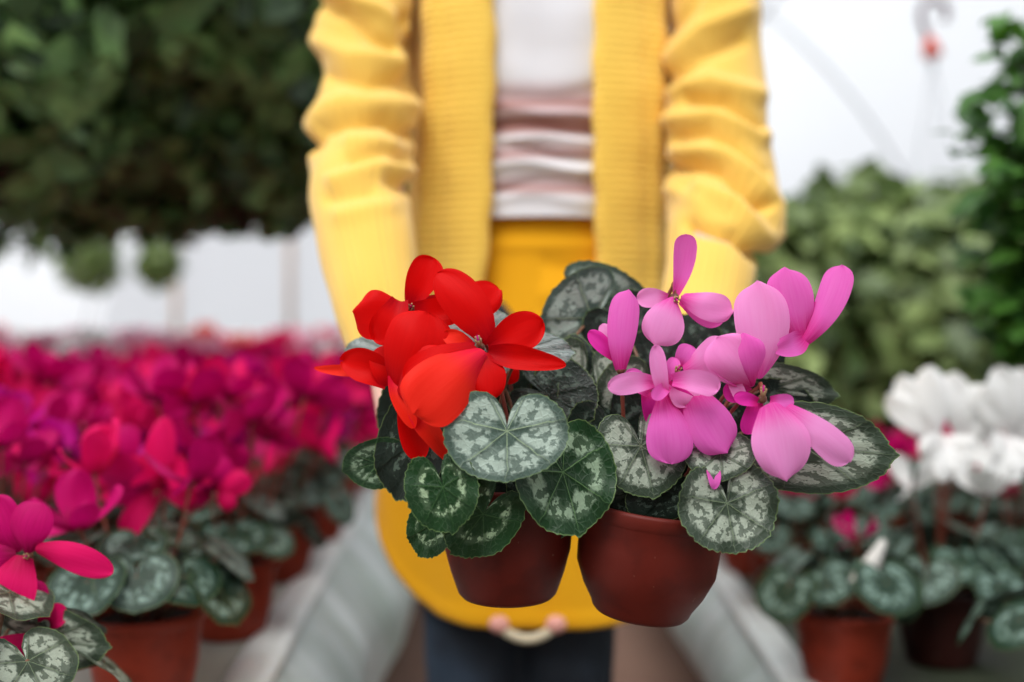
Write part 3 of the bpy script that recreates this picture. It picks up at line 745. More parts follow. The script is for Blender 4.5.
# ---- pink plant
pink = empty('potted_cyclamen', P(640, 615, .79), 'pink flowered cyclamen in terracotta pot, held on the right', 'potted plant', 'two cyclamens held in the hands')
zb2 = CZ-.2150
T2 = pot_parts(pink, (.1015, .79, zb2), .0385, .0550, .0575, .087, M['pot'], (math.radians(2), math.radians(7)), .0006)
S2 = T2 @ Vector((0, 0, .076))
LP = [
 (641, 446, .742, 14, 50, 'l_grey', .78, -15, 0, dict(droop=.2)),
 (720, 453, .735, 4, 27, 'l_grey', 1.12, -25, 0, dict(ruffle=.03)),
 (727, 503, .728, 6, 50, 'l_grey', .85, -12, 6, dict(cup=.16, ruffle=.07, teeth=.02, point=.02)),
 (806, 448, .745, 86, 84, 'l_grey', .46, -8, 0, dict(droop=.15, ruffle=.02, point=.08)),
 (768, 388, .800, 84, 70, 'l_grey', .30, 0, 0, dict(droop=.15)),
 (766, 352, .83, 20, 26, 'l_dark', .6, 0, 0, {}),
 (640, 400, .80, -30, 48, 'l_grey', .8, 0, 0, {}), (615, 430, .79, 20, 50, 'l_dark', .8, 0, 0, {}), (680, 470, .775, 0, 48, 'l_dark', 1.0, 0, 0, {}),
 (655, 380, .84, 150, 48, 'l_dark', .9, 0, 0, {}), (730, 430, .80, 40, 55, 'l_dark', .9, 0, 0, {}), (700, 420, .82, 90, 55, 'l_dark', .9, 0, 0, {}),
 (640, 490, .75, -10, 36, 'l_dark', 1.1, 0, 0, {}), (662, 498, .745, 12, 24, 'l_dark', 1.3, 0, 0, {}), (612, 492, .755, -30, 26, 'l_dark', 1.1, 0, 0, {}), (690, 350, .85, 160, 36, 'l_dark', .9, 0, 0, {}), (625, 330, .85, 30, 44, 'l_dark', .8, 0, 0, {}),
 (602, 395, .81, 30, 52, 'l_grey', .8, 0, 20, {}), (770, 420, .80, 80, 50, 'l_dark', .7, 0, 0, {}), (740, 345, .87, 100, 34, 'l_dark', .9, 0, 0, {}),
]
leaves(pink, S2, LP, 60)
K_, KP, KD = 'pink', 'pink_pale', 'pink_deep'
flower(pink, S2+Vector((-.01, .01, 0)), .770, (675, 297, 0), [
 ((674, 296, 0), (686, 234, .002), 27, K_, dict(bow=-.003, bend=5, cup=.15, tipk=3, basew=.25, peak=.75, roll=.4)),
 ((674, 298, -.003), (655, 345, -.016), 42, KP, dict(bow=.006, cup=-.12, tipk=2.4, basew=.25)),
 ((682, 297, -.002), (733, 310, -.008), 29, KP, dict(bow=.006, bend=6, cup=-.12, tipk=3, basew=.35)),
 ((680, 300, .004), (722, 322, .006), 30, K_, dict(bow=.003, bend=-4, cup=.1, tipk=2.4, basew=.3)),
 ((668, 298, .002), (637, 298, .004), 20, KP, dict(bow=.003, cup=.1, tipk=2.4, basew=.4)),
])
flower(pink, S2+Vector((-.02, 0, 0)), .750, (621, 370, 0), [
 ((621, 371, 0), (628, 290, .004), 31, K_, dict(bow=.006, bend=-6, cup=-.15, tipk=3.2, basew=.35, peak=.62)),
 ((615, 358, .006), (589, 331, .008), 17, KD, dict(bow=.003, cup=.1, tipk=2, basew=.5)),
 ((612, 348, .010), (602, 324, .010), 14, KP, dict(tipk=2.4, basew=.5)),
], stamens=False)
flower(pink, S2+Vector((-.01, -.02, 0)), .735, (675, 374, 0), [
 ((656, 382, 0), (608, 388, -.010), 22, KP, dict(bow=.005, bend=5, cup=.12, tipk=2.4, basew=.4)),
 ((650, 392, .003), (626, 372, .006), 20, K_, dict(bow=.003, cup=.2, tipk=2.6, basew=.6)),
 ((664, 396, -.004), (656, 345, -.008), 17, KP, dict(bow=.004, bend=-4, cup=.2, tipk=2.4, basew=.6)),
 ((668, 385, -.004), (652, 398, -.010), 14, K_, dict(bow=.002, tipk=2.4, basew=.6)),
 ((672, 380, -.008), (718, 390, -.016), 23, KP, dict(bow=.005, bend=-8, cup=.15, tipk=3.5, basew=.5)),
 ((680, 366, .004), (690, 345, .004), 22, K_, dict(bow=.003, tipk=2.4, basew=.6)),
 ((684, 372, .002), (728, 338, .008), 36, KP, dict(bow=.006, bend=10, cup=-.1, tipk=2.6, basew=.35)),
 ((664, 380, 0), (676, 358, 0), 15, K_, dict(tipk=2.4, basew=.7)),
], facing=(.2, -1, .6))
flower(pink, S2+Vector((0, -.02, 0)), .745, (680, 395, .004), [
 ((663, 396, -.004), (671, 464, -.018), 46, K_, dict(bow=.006, bend=-2, cup=-.14, tipk=2.6, basew=.28, peak=.66)),
 ((692, 388, -.004), (727, 452, -.016), 46, K_, dict(bow=.006, bend=5, cup=-.12, tipk=2.6, basew=.45, peak=.62)),
 ((660, 386, 0), (700, 428, -.004), 34, KD, dict(bow=.005, cup=.1, tipk=2.4, basew=.6)),
 ((684, 385, .006), (690, 440, .0), 40, KD, dict(bow=.004, tipk=2.4, basew=.6)),
 ((648, 392, .006), (658, 425, .006), 24, KD, dict(tipk=2.4, basew=.6)),
 ((676, 380, 0), (690, 405, -.008), 30, KP, dict(bow=.004, tipk=2.4, basew=.6)),
], stamens=False)
flower(pink, S2+Vector((.015, -.01, 0)), .745, (751, 383, 0), [
 ((758, 378, .004), (756, 282, .008), 56, KP, dict(bow=.007, bend=8, cup=-.12, tipk=2.6, basew=.22, peak=.62)),
 ((752, 384, -.004), (716, 338, -.020), 48, KP, dict(bow=.008, bend=-4, cup=-.22, tipk=3, basew=.35, peak=.6)),
 ((752, 384, -.006), (742, 334, -.018), 40, K_, dict(bow=.008, bend=-4, cup=-.2, tipk=3, basew=.35)),
 ((744, 386, -.004), (708, 358, -.018), 16, K_, dict(bow=.004, cup=.2, tipk=2.4, basew=.5)),
 ((748, 384, 0), (724, 396, -.006), 22, KD, dict(bow=.003, tipk=2.4, basew=.5)),
 ((728, 372, -.006), (744, 404, -.010), 14, KP, dict(bow=.002, tipk=2.0, basew=.6)),
], stamens=False, facing=(0, -1, -1))
flower(pink, S2+Vector((.02, .01, 0)), .760, (803, 341, 0), [
 ((802, 338, .0), (784, 268, .0), 45, K_, dict(bow=.006, bend=-3, cup=-.14, tipk=2.8, basew=.35, peak=.62)),
 ((804, 341, -.004), (841, 265, .0), 31, K_, dict(bow=.004, bend=9, cup=-.15, tipk=3.2, basew=.35, peak=.72, roll=-.5)),
 ((804, 338, -.006), (771, 347, -.014), 24, K_, dict(bow=.004, bend=-6, cup=.1, tipk=1.8, basew=.6, peak=.3)),
 ((812, 336, 0), (814, 302, 0), 18, KD, dict(bow=.002, tipk=2.4, basew=.6)),
], stamens=False)
flower(pink, S2+Vector((.015, -.02, 0)), .725, (763, 399, 0), [
 ((770, 404, -.004), (786, 480, -.014), 58, KP, dict(bow=.006, bend=-3, cup=-.12, tipk=1.9, basew=.35, peak=.5)),
 ((786, 408, -.002), (850, 462, -.012), 32, KP, dict(bow=.006, bend=-2, cup=-.10, tipk=3.0, basew=.40, peak=.7)),
 ((770, 400, .002), (794, 402, 0), 15, K_, dict(bow=.002, tipk=2.2, basew=.5)),
 ((758, 402, 0), (734, 396, .002), 14, KD, dict(bow=.002, tipk=2.2, basew=.6)),
 ((756, 402, .006), (746, 434, .008), 20, KD, dict(bow=.002, tipk=2.2, basew=.7)),
], facing=(-.1, -.6, 1))
flower(pink, S2, .735, (713, 466, .02), [((712, 466, 0), (714, 489, -.008), 14, K_, dict(tipk=1.6, basew=.8, peak=.3))], stamens=False)

# ================================================================== BENCH CYCLAMENS
def bench_flower(root, base, c, mats, rng, size, sub):
    mb = MB(); hook = c+Vector((0, 0, .006))
    mb.tube([bez(base, Vector((c.x*.8, c.y*.8, base.z*.4+c.z*.6)), hook, t/8) for t in range(9)], .0018, M['stalk_red'], 6)
    ellipsoid(mb, c, (.004, .004, .005), M['calyx'], 8, 6)
    grids = []
    a0 = rng.uniform(0, 6); lean = Vector((rng.uniform(-.4, .4), rng.uniform(-.4, .4), 0))
    mat = M[rng.choice(mats)]
    holder = None
    plist = []
    for q in range(5):
        a = a0+q*2*PI/5+rng.uniform(-.3, .3); rad = Vector((math.cos(a), math.sin(a), 0))
        L = size*rng.uniform(.85, 1.15); sp_ = rng.uniform(.25, .95)
        if rng.random() < .25: sp_ = 1.6
        up = (Vector((0, 0, 1))*math.cos(sp_)+rad*math.sin(sp_)+lean*.3).normalized()
        b = c+rad*.003; tip = b+up*L; midp = (b+tip)/2+rad*.012
        plist.append((b, midp, tip, L*rng.uniform(.58, .72), rad, rng))
    if not sub:
        for (b, m_, t_, W, rad, _) in plist: petal_grid(mb, b, m_, t_, W, rad, mat, cup=.12, tipk=2.5, wave=.05, seed=rng.randint(0, 999), nu=8, nv=6, twist=rng.uniform(-.5, .5))
        return mb.build('flower', root)
    fo = mb.build('flower', root)
    for (b, m_, t_, W, rad, _) in plist:
        pm = MB(); petal_grid(pm, b, m_, t_, W, rad, mat, cup=.12, tipk=2.5, wave=.05, seed=rng.randint(0, 999), twist=rng.uniform(-.5, .5)); pm.build('petal', fo)
    return fo
def bench_plant(mats, seed, nfl=8, nlf=12, sub=False, potmat='pot_bg', size=.052, hh=(.20, .27), leafR=.115, label='', loc=(0, 0, 0), spread=.10, leafmat='l_bg'):
    rng = random.Random(seed)
    root = empty('potted_cyclamen', (0, 0, 0), label, 'potted plant')
    pot_parts(root, (0, 0, 0), .046, .056, .062, .105, M[potmat], lip=.003)
    for i in range(nlf):
        a = i*2.39996+rng.uniform(-.2, .2); rr = leafR*math.sqrt((i+1)/nlf)*rng.uniform(.8, 1.1)
        pos = Vector((math.cos(a)*rr, math.sin(a)*rr, .200-.62*rr+rng.uniform(-.012, .02)))
        tilt = .25+rr*7*rng.uniform(.6, 1.1)
        # leaf local -y = tip outwards, z = up
        rot = Matrix.Rotation(a+PI/2, 4, 'Z') @ Matrix.Rotation(tilt, 4, 'X')
        mb = MB(); leaf_blade(mb, Matrix.Translation(pos) @ rot, rng.uniform(.030, .042), M[leafmat], rng.uniform(.9, 1.05), droop=.2, ruffle=.03, seed=seed+i, nr=6, na=36, teeth=0)
        stalk(mb, (math.cos(a)*.015, math.sin(a)*.015, .088), pos, .0018, M['stalk'], n=5)
        mb.build('leaf', root)
    for i in range(nfl):
        a = i*2.39996+1; rr = spread*math.sqrt((i+.4)/nfl)
        c = Vector((math.cos(a)*rr, math.sin(a)*rr, rng.uniform(*hh)-.2*rr))
        bench_flower(root, Vector((math.cos(a)*.012, math.sin(a)*.012, .088)), c, mats, rng, size, sub)
    root.location = loc
    return root
MG = ['magenta', 'magenta', 'magenta_violet', 'crimson']
# nearest plants, each with its own label
near = []
pA = bench_plant(['crimson', 'magenta'], 11, 0, 13, True, label='magenta cyclamen cut off by the left frame edge, nearest of the left bench', loc=(-.435, .80, ZL), hh=(.17, .235), size=.056, leafmat='l_grey')
pB = bench_plant(MG, 21, 5, 14, True, label='crimson and magenta cyclamen on the left bench edge, foremost pot, with a tall upright petal', loc=(-.405, 1.10, ZL), hh=(.21, .28), size=.055)
pC = bench_plant(MG, 31, 9, 13, True, label='deep magenta cyclamen at the left frame edge behind the nearest plant', loc=(-.63, 1.22, ZL), hh=(.25, .315), size=.055)
bpy.context.view_layer.update()
def soil_of(o): return Vector(o.location)+Vector((0, 0, .088))
MC, MM, MV = 'crimson', 'magenta', 'magenta_violet'
CC = dict(bow=.005, cup=-.12, tipk=2.6, basew=.4)
flower(pA, soil_of(pA), .82, (28, 556, 0), [((28, 553, 0), (42, 502, .004), 42, MM, dict(bow=.006, bend=-6, cup=-.14, tipk=2.8, basew=.3)),
  ((36, 549, -.002), (113, 573, -.012), 30, MC, dict(bow=.006, bend=-10, cup=-.12, tipk=2.2, basew=.35)), ((18, 552, .004), (-8, 496, .004), 42, MM, CC),
  ((22, 556, -.004), (6, 614, -.014), 50, MC, CC), ((16, 556, 0), (-30, 560, 0), 34, MM, CC)], facing=(.3, -1, .2))
flower(pA, soil_of(pA), .83, (44, 628, 0), [((42, 626, 0), (37, 580, 0), 24, MM, CC), ((46, 624, -.004), (67, 612, -.004), 24, MC, dict(bow=.004, bend=-6, cup=.2, tipk=2.6, basew=.6)),
  ((46, 628, 0), (62, 634, 0), 18, MM, CC), ((38, 626, 0), (22, 596, .004), 20, MV, CC)], stamens=False)
flower(pA, soil_of(pA), .81, (-26, 655, 0), [((-26, 652, 0), (50, 647, -.006), 32, MC, CC), ((-26, 652, 0), (-20, 600, 0), 36, MM, CC), ((-28, 655, 0), (-50, 640, 0), 30, MM, CC)], stamens=False)
add_leaf(pA, soil_of(pA), 44, 640, .825, 84, 64, M['l_grey'], .42, -5, 0, seed=401)
add_leaf(pA, soil_of(pA), 15, 622, .85, 60, 50, M['l_grey'], .5, -10, 0, seed=402)
flower(pB, soil_of(pB), 1.12, (158, 491, 0), [((156, 490, 0), (164, 416, -.004), 33, MC, dict(bow=.006, bend=2, cup=-.12, tipk=1.7, basew=.35, peak=.45)),
  ((158, 493, 0), (126, 537, -.006), 26, MC, dict(bow=.006, bend=6, cup=.12, tipk=1.8, basew=.5)), ((152, 490, .004), (98, 456, 0), 36, MM, CC),
  ((162, 490, 0), (208, 456, 0), 26, MM, dict(bow=.006, bend=12, cup=.12, tipk=2.6, basew=.4)), ((150, 492, .006), (108, 490, .004), 30, MM, CC), ((164, 492, 0), (196, 500, -.01), 20, MC, CC)])
flower(pB, soil_of(pB), 1.14, (216, 493, 0), [((216, 492, 0), (251, 478, -.004), 24, MC, CC), ((214, 490, 0), (224, 456, 0), 26, MM, CC), ((212, 492, 0), (180, 508, 0), 20, MM, CC),
  ((216, 494, 0), (236, 506, -.006), 18, MC, CC), ((214, 490, 0), (192, 462, 0), 24, MV, CC)])
flower(pB, soil_of(pB), 1.16, (118, 470, 0), [((118, 470, 0), (96, 430, 0), 32, MM, CC), ((120, 470, 0), (130, 424, 0), 30, MM, CC), ((116, 472, 0), (84, 478, 0), 24, MC, CC), ((122, 472, 0), (138, 500, -.01), 24, MV, CC)])
near_lab = ['magenta cyclamen in terracotta pot on the left bench edge, second pot from the front', 'magenta cyclamen in terracotta pot on the left bench edge, third pot from the front', 'magenta cyclamen in terracotta pot on the left bench edge, fourth pot from the front']
protoM = [bench_plant(MG, 40+i, 15, 12, False, label='x', loc=(0, 0, -50), hh=(.20, .35), size=.058, spread=.115) for i in range(3)]
def place(proto, x, y, z, rz, label, group):
    c = copy_tree(proto); c.location = (x, y, z); c.rotation_euler = (0, 0, rz); c['label'] = label
    if group: c['group'] = group
    return c
rng = random.Random(5)
for (x, y, lab) in ((-.385, 1.36, near_lab[0]), (-.395, 1.68, near_lab[1]), (-.392, 1.98, near_lab[2])):
    place(protoM[rng.randint(0, 2)], x, y, ZL, rng.uniform(0, 6), lab, None)
def far_proto(mats, seed):
    rng2 = random.Random(seed); root = empty('potted_cyclamen', (0, 0, 0), 'x', 'potted plant')
    pot_parts(root, (0, 0, 0), .046, .056, .062, .105, M['pot_bg'], lip=.003)
    mb = MB()
    for i in range(10):
        a = i*2.4; rr = .11*math.sqrt((i+1)/10); pos = Vector((math.cos(a)*rr, math.sin(a)*rr, .19-.6*rr))
        leaf_blade(mb, Matrix.Translation(pos) @ Matrix.Rotation(a+PI/2, 4, 'Z') @ Matrix.Rotation(.3+rr*6, 4, 'X'), .04, M['l_bg'], 1, seed=i, nr=3, na=18, teeth=0)
        stalk(mb, (0, 0, .088), pos, .002, M['stalk'], n=3)
    mb.build('foliage', root)
    mb = MB(); fm_ = M[mats[0]]
    for i in range(9):
        a = i*2.4+1; rr = .11*math.sqrt(i/9); c = Vector((math.cos(a)*rr, math.sin(a)*rr, rng2.uniform(.24, .31)-.2*rr))
        mb.tube([Vector((0, 0, .088)), c], .002, M['stalk_red'], 5)
        for q in range(5):
            b = q*2*PI/5+i; rad = Vector((math.cos(b), math.sin(b), 0)); sp_ = rng2.uniform(.2, 1.0); up = Vector((0, 0, math.cos(sp_)))+rad*math.sin(sp_)
            petal_grid(mb, c, c+up*.027+rad*.01, c+up*.055, .036, rad, fm_, cup=.1, nu=5, nv=4)
    mb.build('flowers', root); return root
FP = {n: far_proto([n], i+70) for i, n in enumerate(('salmon', 'blush', 'white', 'crimson', 'magenta'))}
FLAB = {'salmon': 'salmon cyclamen in the far blurred rows of the left benches', 'blush': 'pale pink cyclamen in the far blurred rows of the left benches',
        'white': 'white cyclamen in the far blurred rows of the left benches', 'crimson': 'red cyclamen in the far blurred rows of the left benches'}
FG = {'salmon': 'far salmon cyclamens', 'blush': 'far pale pink cyclamens', 'white': 'far white cyclamens', 'crimson': 'far red cyclamens'}
glab = 'magenta cyclamen massed in the blurred rows on the left bench'
for r_i, x0 in enumerate((-.41, -.61, -.82, -1.04, -1.27, -1.50)):
    y = (2.28, 1.44, 1.50, 1.70, 1.95, 2.2)[r_i]
    while y < 3.9:
        if x0 < -1.2 and y > 2.5:
            nm = rng.choice(['white', 'blush']); q = place(FP[nm], x0, y, ZL, rng.uniform(0, 6), FLAB[nm], FG[nm]); q.scale = (1.3,)*3; y += .26; continue
        hs = rng.uniform(.84, 1.05)
        q = place(protoM[rng.randint(0, 2)], x0+rng.uniform(-.02, .02)-(.02 if y > 2.2 else 0), y+rng.uniform(-.02, .02), ZL, rng.uniform(0, 6), glab if r_i else 'magenta cyclamen blurred at the back of the left bench edge row', 'magenta cyclamens on the left bench' if r_i else 'magenta cyclamens at the back of the edge row'); q.scale = (hs,)*3; y += .215
for x0 in np.arange(-3.15, -.45, .27):
    if -2.1 < x0 < -1.7: continue
    y = 4.1 if x0 > -1.9 else 2.9
    while y < 7.2:
        nm = rng.choice(['salmon', 'salmon', 'blush', 'blush', 'white', 'white', 'crimson'])
        q = place(FP[nm], x0+rng.uniform(-.04, .04), y, ZL, rng.uniform(0, 6), FLAB[nm], FG[nm]); q.scale = (1.35,)*3; y += .42
# right bench
wA = bench_plant(['white'], 91, 3, 13, True, 'pot_dark', .052, (.24, .28), label='large white cyclamen in dark pot on the right bench', loc=(.615, 1.43, ZR), spread=.07)
wB = bench_plant(['white'], 95, 4, 13, True, 'pot_dark', .060, (.28, .36), label='white cyclamen cut by the right frame edge, beside the larger white one', loc=(.82, 1.58, ZR), spread=.08)
rA = bench_plant(['crimson', 'magenta'], 101, 1, 13, True, 'pot_bg', .042, (.15, .20), label='nearly flowerless cyclamen in bright terracotta pot with white tag, right bench', loc=(.442, 1.33, ZR), spread=.12)
WW = dict(bow=.008, cup=-.12, tipk=2.8, basew=.4, wave=.08)
for cx_, dd, tips in ((934, 1.40, ((888, 394, 42), (900, 376, 40), (930, 366, 44))), (962, 1.44, ((952, 372, 40), (984, 384, 46), (990, 424, 34))),
                      (945, 1.37, ((940, 482, 30), (962, 474, 28), (920, 452, 34), (975, 452, 34))), (1008, 1.42, ((984, 384, 42), (998, 366, 44), (1022, 368, 46), (1044, 384, 44), (1002, 420, 40))), (1006, 1.40, ((984, 474, 30), (1012, 482, 34), (1036, 466, 34), (990, 448, 34)))):
    pl = wA if cx_ < 1000 else wB
    flower(pl, soil_of(pl), dd, (cx_, 440, 0), [((cx_, 438, 0), (a_, b_, -.03 if b_ > 440 else .02*math.sin(a_)), c_*.74, 'white', WW) for a_, b_, c_ in tips], stamens=False)
rB = bench_plant(['crimson', 'magenta'], 103, 3, 12, True, 'pot_bg', .042, (.16, .22), label='leafy cyclamen in shaded terracotta pot behind the white tagged one', loc=(.475, 1.72, ZR), spread=.10)
rC = bench_plant(['white'], 107, 0, 12, True, 'pot_dark', .05, (.2, .26), label='grey leafed plant whose leaves poke in at the lower right corner', loc=(.66, 1.13, ZR), leafR=.15)
protoR = [bench_plant(['crimson', 'magenta'], 110+i, 3, 12, False, label='x', loc=(0, 0, -50), hh=(.18, .25)) for i in range(2)]
for r_i, x0 in enumerate((.48, .70, .92, 1.15, 1.38)):
    y = (1.98, 1.92, 1.95, 1.85, 2.0)[r_i]
    while y < 3.0:
        place(protoR[rng.randint(0, 1)], x0+rng.uniform(-.02, .02), y, ZR, rng.uniform(0, 6), 'crimson flowered cyclamen in the blurred rows on the right bench', 'crimson cyclamens on the right bench'); y += .23
for p in protoM+protoR+list(FP.values()):
    for c in list(p.children_recursive): bpy.data.objects.remove(c)
    bpy.data.objects.remove(p)
# white plant tag stuck in the pot
mb = MB()
a, b = P(858, 590, 1.262), P(884, 540, 1.275)
ax = (b-a).normalized(); sd = ax.cross(Vector((0, -1, .3))).normalized(); nn = ax.cross(sd).normalized()
ws = [.004, .007, .010, .012, .014, .015]
rows = [[a+ax*((b-a).length*i/5)+sd*(ws[5-i]*s)+nn*h for s, h in ((-1, .0006), (1, .0006), (1, -.0006), (-1, -.0006))] for i in range(6)]
mb.grid(rows, M['label'], closed=True, caps=True); tag(mb.build('plant_tag'), 'white pointed plastic tag stuck in the bright terracotta pot on the right', 'plant tag')

# ================================================================== FOLIAGE PLANTS
def leaf_cloud(pts, nrms, size, mat, rs, elong=1.7):
    """one folded pointed leaf per point"""
    n = len(pts); k = rs.standard_normal((n, 3)); nr = nrms+.75*k*.6; nr /= np.linalg.norm(nr, axis=1)[:, None]
    t = rs.standard_normal((n, 3)); t[:, 2] -= .5; t -= (t*nr).sum(1)[:, None]*nr; t /= np.linalg.norm(t, axis=1)[:, None]
    s = np.cross(nr, t); sz = size*(.6+.8*rs.random(n))[:, None]
    P0 = pts; A = pts+t*sz*.35*elong/1.7+s*sz*.32+nr*sz*.06; Bq = pts+t*sz*.35*elong/1.7-s*sz*.32+nr*sz*.06
    Cc = pts+t*sz*.75*elong/1.7+s*sz*.24; D = pts+t*sz*.75*elong/1.7-s*sz*.24; E = pts+t*sz*1.05*elong/1.7-nr*sz*.12; Mi = pts+t*sz*.5*elong/1.7-nr*sz*.03
    V = np.stack([P0, A, Bq, Cc, D, E, Mi], 1).reshape(-1, 3)
    fs = []
    for i in range(n):
        b = i*7; fs += [(b, b+1, b+6), (b, b+6, b+2), (b+1, b+3, b+6), (b+6, b+4, b+2), (b+3, b+5, b+6), (b+6, b+5, b+4)]
    return V, fs
def cloud_obj(name, parent, V, fs, mat):
    me = bpy.data.meshes.new(name); me.from_pydata(V.tolist(), [], fs); me.materials.append(mat)
    me.polygons.foreach_set('use_smooth', [True]*len(fs)); me.update()
    o = bpy.data.objects.new(name, me); COL.objects.link(o); o.parent = parent; o.matrix_parent_inverse = parent.matrix_basis.inverted(); return o
def blob_points(c, r, n, rs, inner=.35, lumps=7, flat=None):
    lc = rs.standard_normal((lumps, 3)); lc /= np.linalg.norm(lc, axis=1)[:, None]
    d = rs.standard_normal((n, 3)); d /= np.linalg.norm(d, axis=1)[:, None]
    bump = 1+.28*(np.max(d@lc.T, axis=1)-.6)
    rad = (inner+(1-inner)*rs.random(n)**.45)*bump
    return np.array(c)+d*rad[:, None]*np.array(r), d
def foliage_plant(name, label, cat, group, base, c, r, n, size, mat, seed, hang=False, potR=.12, extra=None):
    rs = np.random.default_rng(seed); root = empty(name, base, label, cat, group)
    pts, nr = blob_points(c, r, n, rs)
    if extra is not None: pts = np.concatenate([pts, extra[0]]); nr = np.concatenate([nr, extra[1]])
    V, fs = leaf_cloud(pts, nr, size, mat, rs); cloud_obj('foliage', root, V, fs, mat)
    mb = MB(); b3 = Vector(base)
    if hang:
        mb.lathe([(0, -potR*.6), (potR*.6, -potR*.6), (potR*.9, 0), (potR, potR*.4), (potR*.95, potR*.4), (potR*.8, 0), (0, potR*.1)], M['pot_dark'], 24, b3); mb.build('basket', root)
        for q in range(3):
            a = q*2*PI/3+.4; mb = MB(); e = b3+Vector((math.cos(a)*potR, math.sin(a)*potR, potR*.4)); mb.tube([e, Vector((b3.x, b3.y, b3.z+.40))], .0022, M['wire'], 6); mb.build('wire', root)
        mb = MB(); zt = TZ+math.sqrt((TR-.05)**2-(b3.x-TX)**2); mb.tube([Vector((b3.x, b3.y, b3.z+.40)), Vector((b3.x, b3.y, zt))], .003, M['wire'], 6); mb.build('hanger', root)
    else:
        h = .16
        mb.lathe([(0, 0), (potR*.75, 0), (potR*.78, .005), (potR, h), (potR*1.06, h), (potR*1.06, h+.02), (potR*.95, h+.02), (potR*.93, h-.01), (0, h-.012)], M['pot_dark'], 28, b3); mb.build('pot', root)
        for q in range(5):
            a = q*1.256; mb = MB(); rs2 = random.Random(seed*9+q)
            e = Vector(c)+Vector((math.cos(a)*r[0]*.5, math.sin(a)*r[1]*.5, r[2]*rs2.uniform(0, .5)))
            s = b3+Vector((math.cos(a)*potR*.3, math.sin(a)*potR*.3, h-.012)); mb.tube([bez(s, Vector((s.x, s.y, e.z*.6)), e, t/8) for t in range(9)], [.009-.0008*t for t in range(9)], M['bark'], 7); mb.build('stem', root)
    return root
# dark hanging baskets, upper left
HB = [(-30, 40, 2.1, .36, 'leftmost of the near baskets, cut by the frame edge'), (115, 75, 2.45, .40, 'second from the left frame edge'), (245, 95, 2.6, .36, 'nearest to the cardigan sleeve'),
      (185, -40, 2.3, .36, 'high one cut by the top frame edge'), (20, 110, 3.2, .44, 'behind the leftmost basket'), (190, 115, 3.3, .44, 'lower one behind the middle baskets'), (320, 100, 3.4, .42, 'partly behind the cardigan sleeve'), (330, -30, 3.0, .40, 'high one above the cardigan shoulder')]
for i, (px, py, d, r, wh) in enumerate(HB):
    c = P(px, py, d)
    foliage_plant('hanging_basket', 'dark trailing hanging plant, ' + wh, 'hanging plant', 'dark hanging plants at upper left', c+Vector((0, 0, r*.35)), c, (r, r*.9, r*.95), 2600, .082, M['f_dark'], 200+i, hang=True, potR=.13)
for i, (px, py, d, r, wh) in enumerate(((90, 262, 6.2, .185, 'left'), (158, 264, 6.6, .15, 'right'))):
    c = P(px, py, d)
    foliage_plant('hanging_basket', 'small round far hanging plant against the bright wall, the %s one of two' % wh, 'hanging plant', 'far round hanging plants', c, c, (r, r, r), 900, .05, M['f_far'], 230+i, hang=True, potR=.08)
# hedge of shrubs at right
SH = [(770, 345, 3.2, .36, .47, 'beside the sleeve elbow'), (862, 345, 3.45, .36, .56, 'second right of the sleeve'), (955, 345, 3.25, .36, .52, 'behind the hanging hook strings'), (1050, 330, 3.5, .40, .60, 'behind the climbing stems at the frame edge'),
      (905, 325, 4.3, .45, .60, 'rear one between the front bushes'), (800, 335, 4.3, .42, .56, 'rear one beside the sleeve'), (1005, 320, 4.2, .42, .62, 'rear one at the right frame edge')]
for i, (px, py, d, r, rz, wh) in enumerate(SH):
    c = P(px, py, d)
    foliage_plant('bushy_plant', 'bushy light green foliage plant on the right, ' + wh, 'shrub', 'green bushes at the right', (c.x, c.y, ZR if c.x < 1.85 else 0), c, (r, r*.8, rz), 2400, .098, M['f_mid'], 250+i, potR=.14)
# climber at the right frame edge: stems with alternating leaves
root = empty('climbing_plant', (.98, 1.62, ZR), 'tall small-leaved climbing plant at the right frame edge above the white cyclamens', 'climbing plant')
mb = MB(); mb.lathe([(0, 0), (.075, 0), (.08, .005), (.1, .15), (.106, .15), (.106, .17), (.095, .17), (.09, .145), (0, .142)], M['pot_dark'], 28, (.98, 1.62, ZR)); mb.build('pot', root)
rs = np.random.default_rng(77); rr = random.Random(77); ptsL = []; nL = []
ends = [(1000, 22, 1.55), (1015, 70, 1.6), (982, 95, 1.58), (965, 140, 1.6), (990, 190, 1.55), (1010, 150, 1.7), (1040, 30, 1.65), (1045, 110, 1.6), (1000, 260, 1.65), (985, 330, 1.7), (1030, 210, 1.55), (1050, 290, 1.6), (1060, 180, 1.7), (1020, 350, 1.65), (960, 250, 1.7), (1075, 60, 1.6), (970, 300, 1.66), (1020, 300, 1.6), (1012, 100, 1.5), (990, 130, 1.66), (1005, 200, 1.6), (1018, 45, 1.58), (975, 210, 1.66), (1015, 250, 1.62), (995, 300, 1.6), (985, 165, 1.5), (1010, 330, 1.6)]
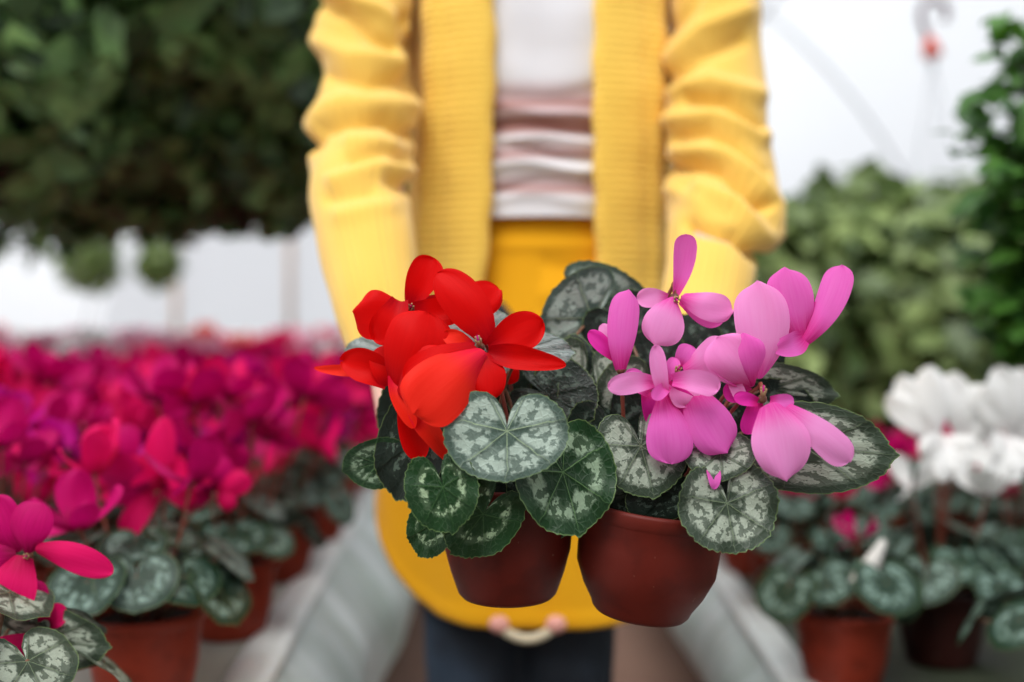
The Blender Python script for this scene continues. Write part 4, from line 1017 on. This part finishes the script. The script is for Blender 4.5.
for e in ends:
    E = P(*e); s = Vector((.98+rr.uniform(-.03, .03), 1.62+rr.uniform(-.03, .03), ZR+.14))
    m_ = Vector((1.0+rr.uniform(-.1, .1), 1.62, (E.z+s.z)/2+.15)); mb = MB()
    cv = [bez(s, m_, E, t/24) for t in range(25)]; mb.tube(cv, [.004-.00012*t for t in range(25)], M['bark'], 6); mb.build('stem', root)
    for t in range(5, 25):
        for _ in range(9 if t < 18 else 5):
            q = cv[t]+Vector((rr.uniform(-.035, .035), rr.uniform(-.05, .05), rr.uniform(-.03, .03)))*(1 if t < 20 else .5)
            ptsL.append(q); nL.append((rr.uniform(-.5, .5), -.6, 1))
V, fs = leaf_cloud(np.array([tuple(q) for q in ptsL]), np.array(nL), .044, None, rs); cloud_obj('foliage', root, V, fs, M['f_climb'])
# hanging hook with strings
root = empty('pot_hanger', P(929, 56, 3.45), 'pale plastic hook with red clip and thin strings hanging right of the cardigan', 'hanger')
mb = MB(); hk = [(929, 44), (925, 30), (921, 18), (923, 6), (932, 0), (942, 3), (947, 12), (944, 20)]
mb.tube([P(a, b, 3.45) for a, b, in [tuple(q) for q in resample([tuple(map(float, h)) for h in hk], 28)]], .013, M['hook'], 8); mb.build('hook', root)
mb = MB(); a, b = P(928, 36, 3.45), P(933, 57, 3.45); mb.tube([a, (a+b)/2, b], [.012, .026, .034], M['clip'], 10); mb.build('clip', root)
for e in ((906, 232, 3.55), (968, 232, 3.4), (938, 232, 3.3)):
    mb = MB(); mb.tube([b, P(*e)], .0026, M['wire'], 6); mb.build('string', root)
mb = MB(); pc_ = P(937, 250, 3.42); mb.lathe([(0, -.07), (.08, -.07), (.095, .0), (.108, .055), (.10, .055), (.09, .0), (0, .01)], M['pot_dark'], 24, pc_); mb.build('pot', root)
mb = MB(); t0 = P(932, 0, 3.45); zt = TZ+math.sqrt((TR-.03)**2-(t0.x-TX)**2); mb.tube([t0+Vector((0, 0, .003)), Vector((t0.x, t0.y, zt))], .0012, M['wire'], 6); mb.build('line', root)
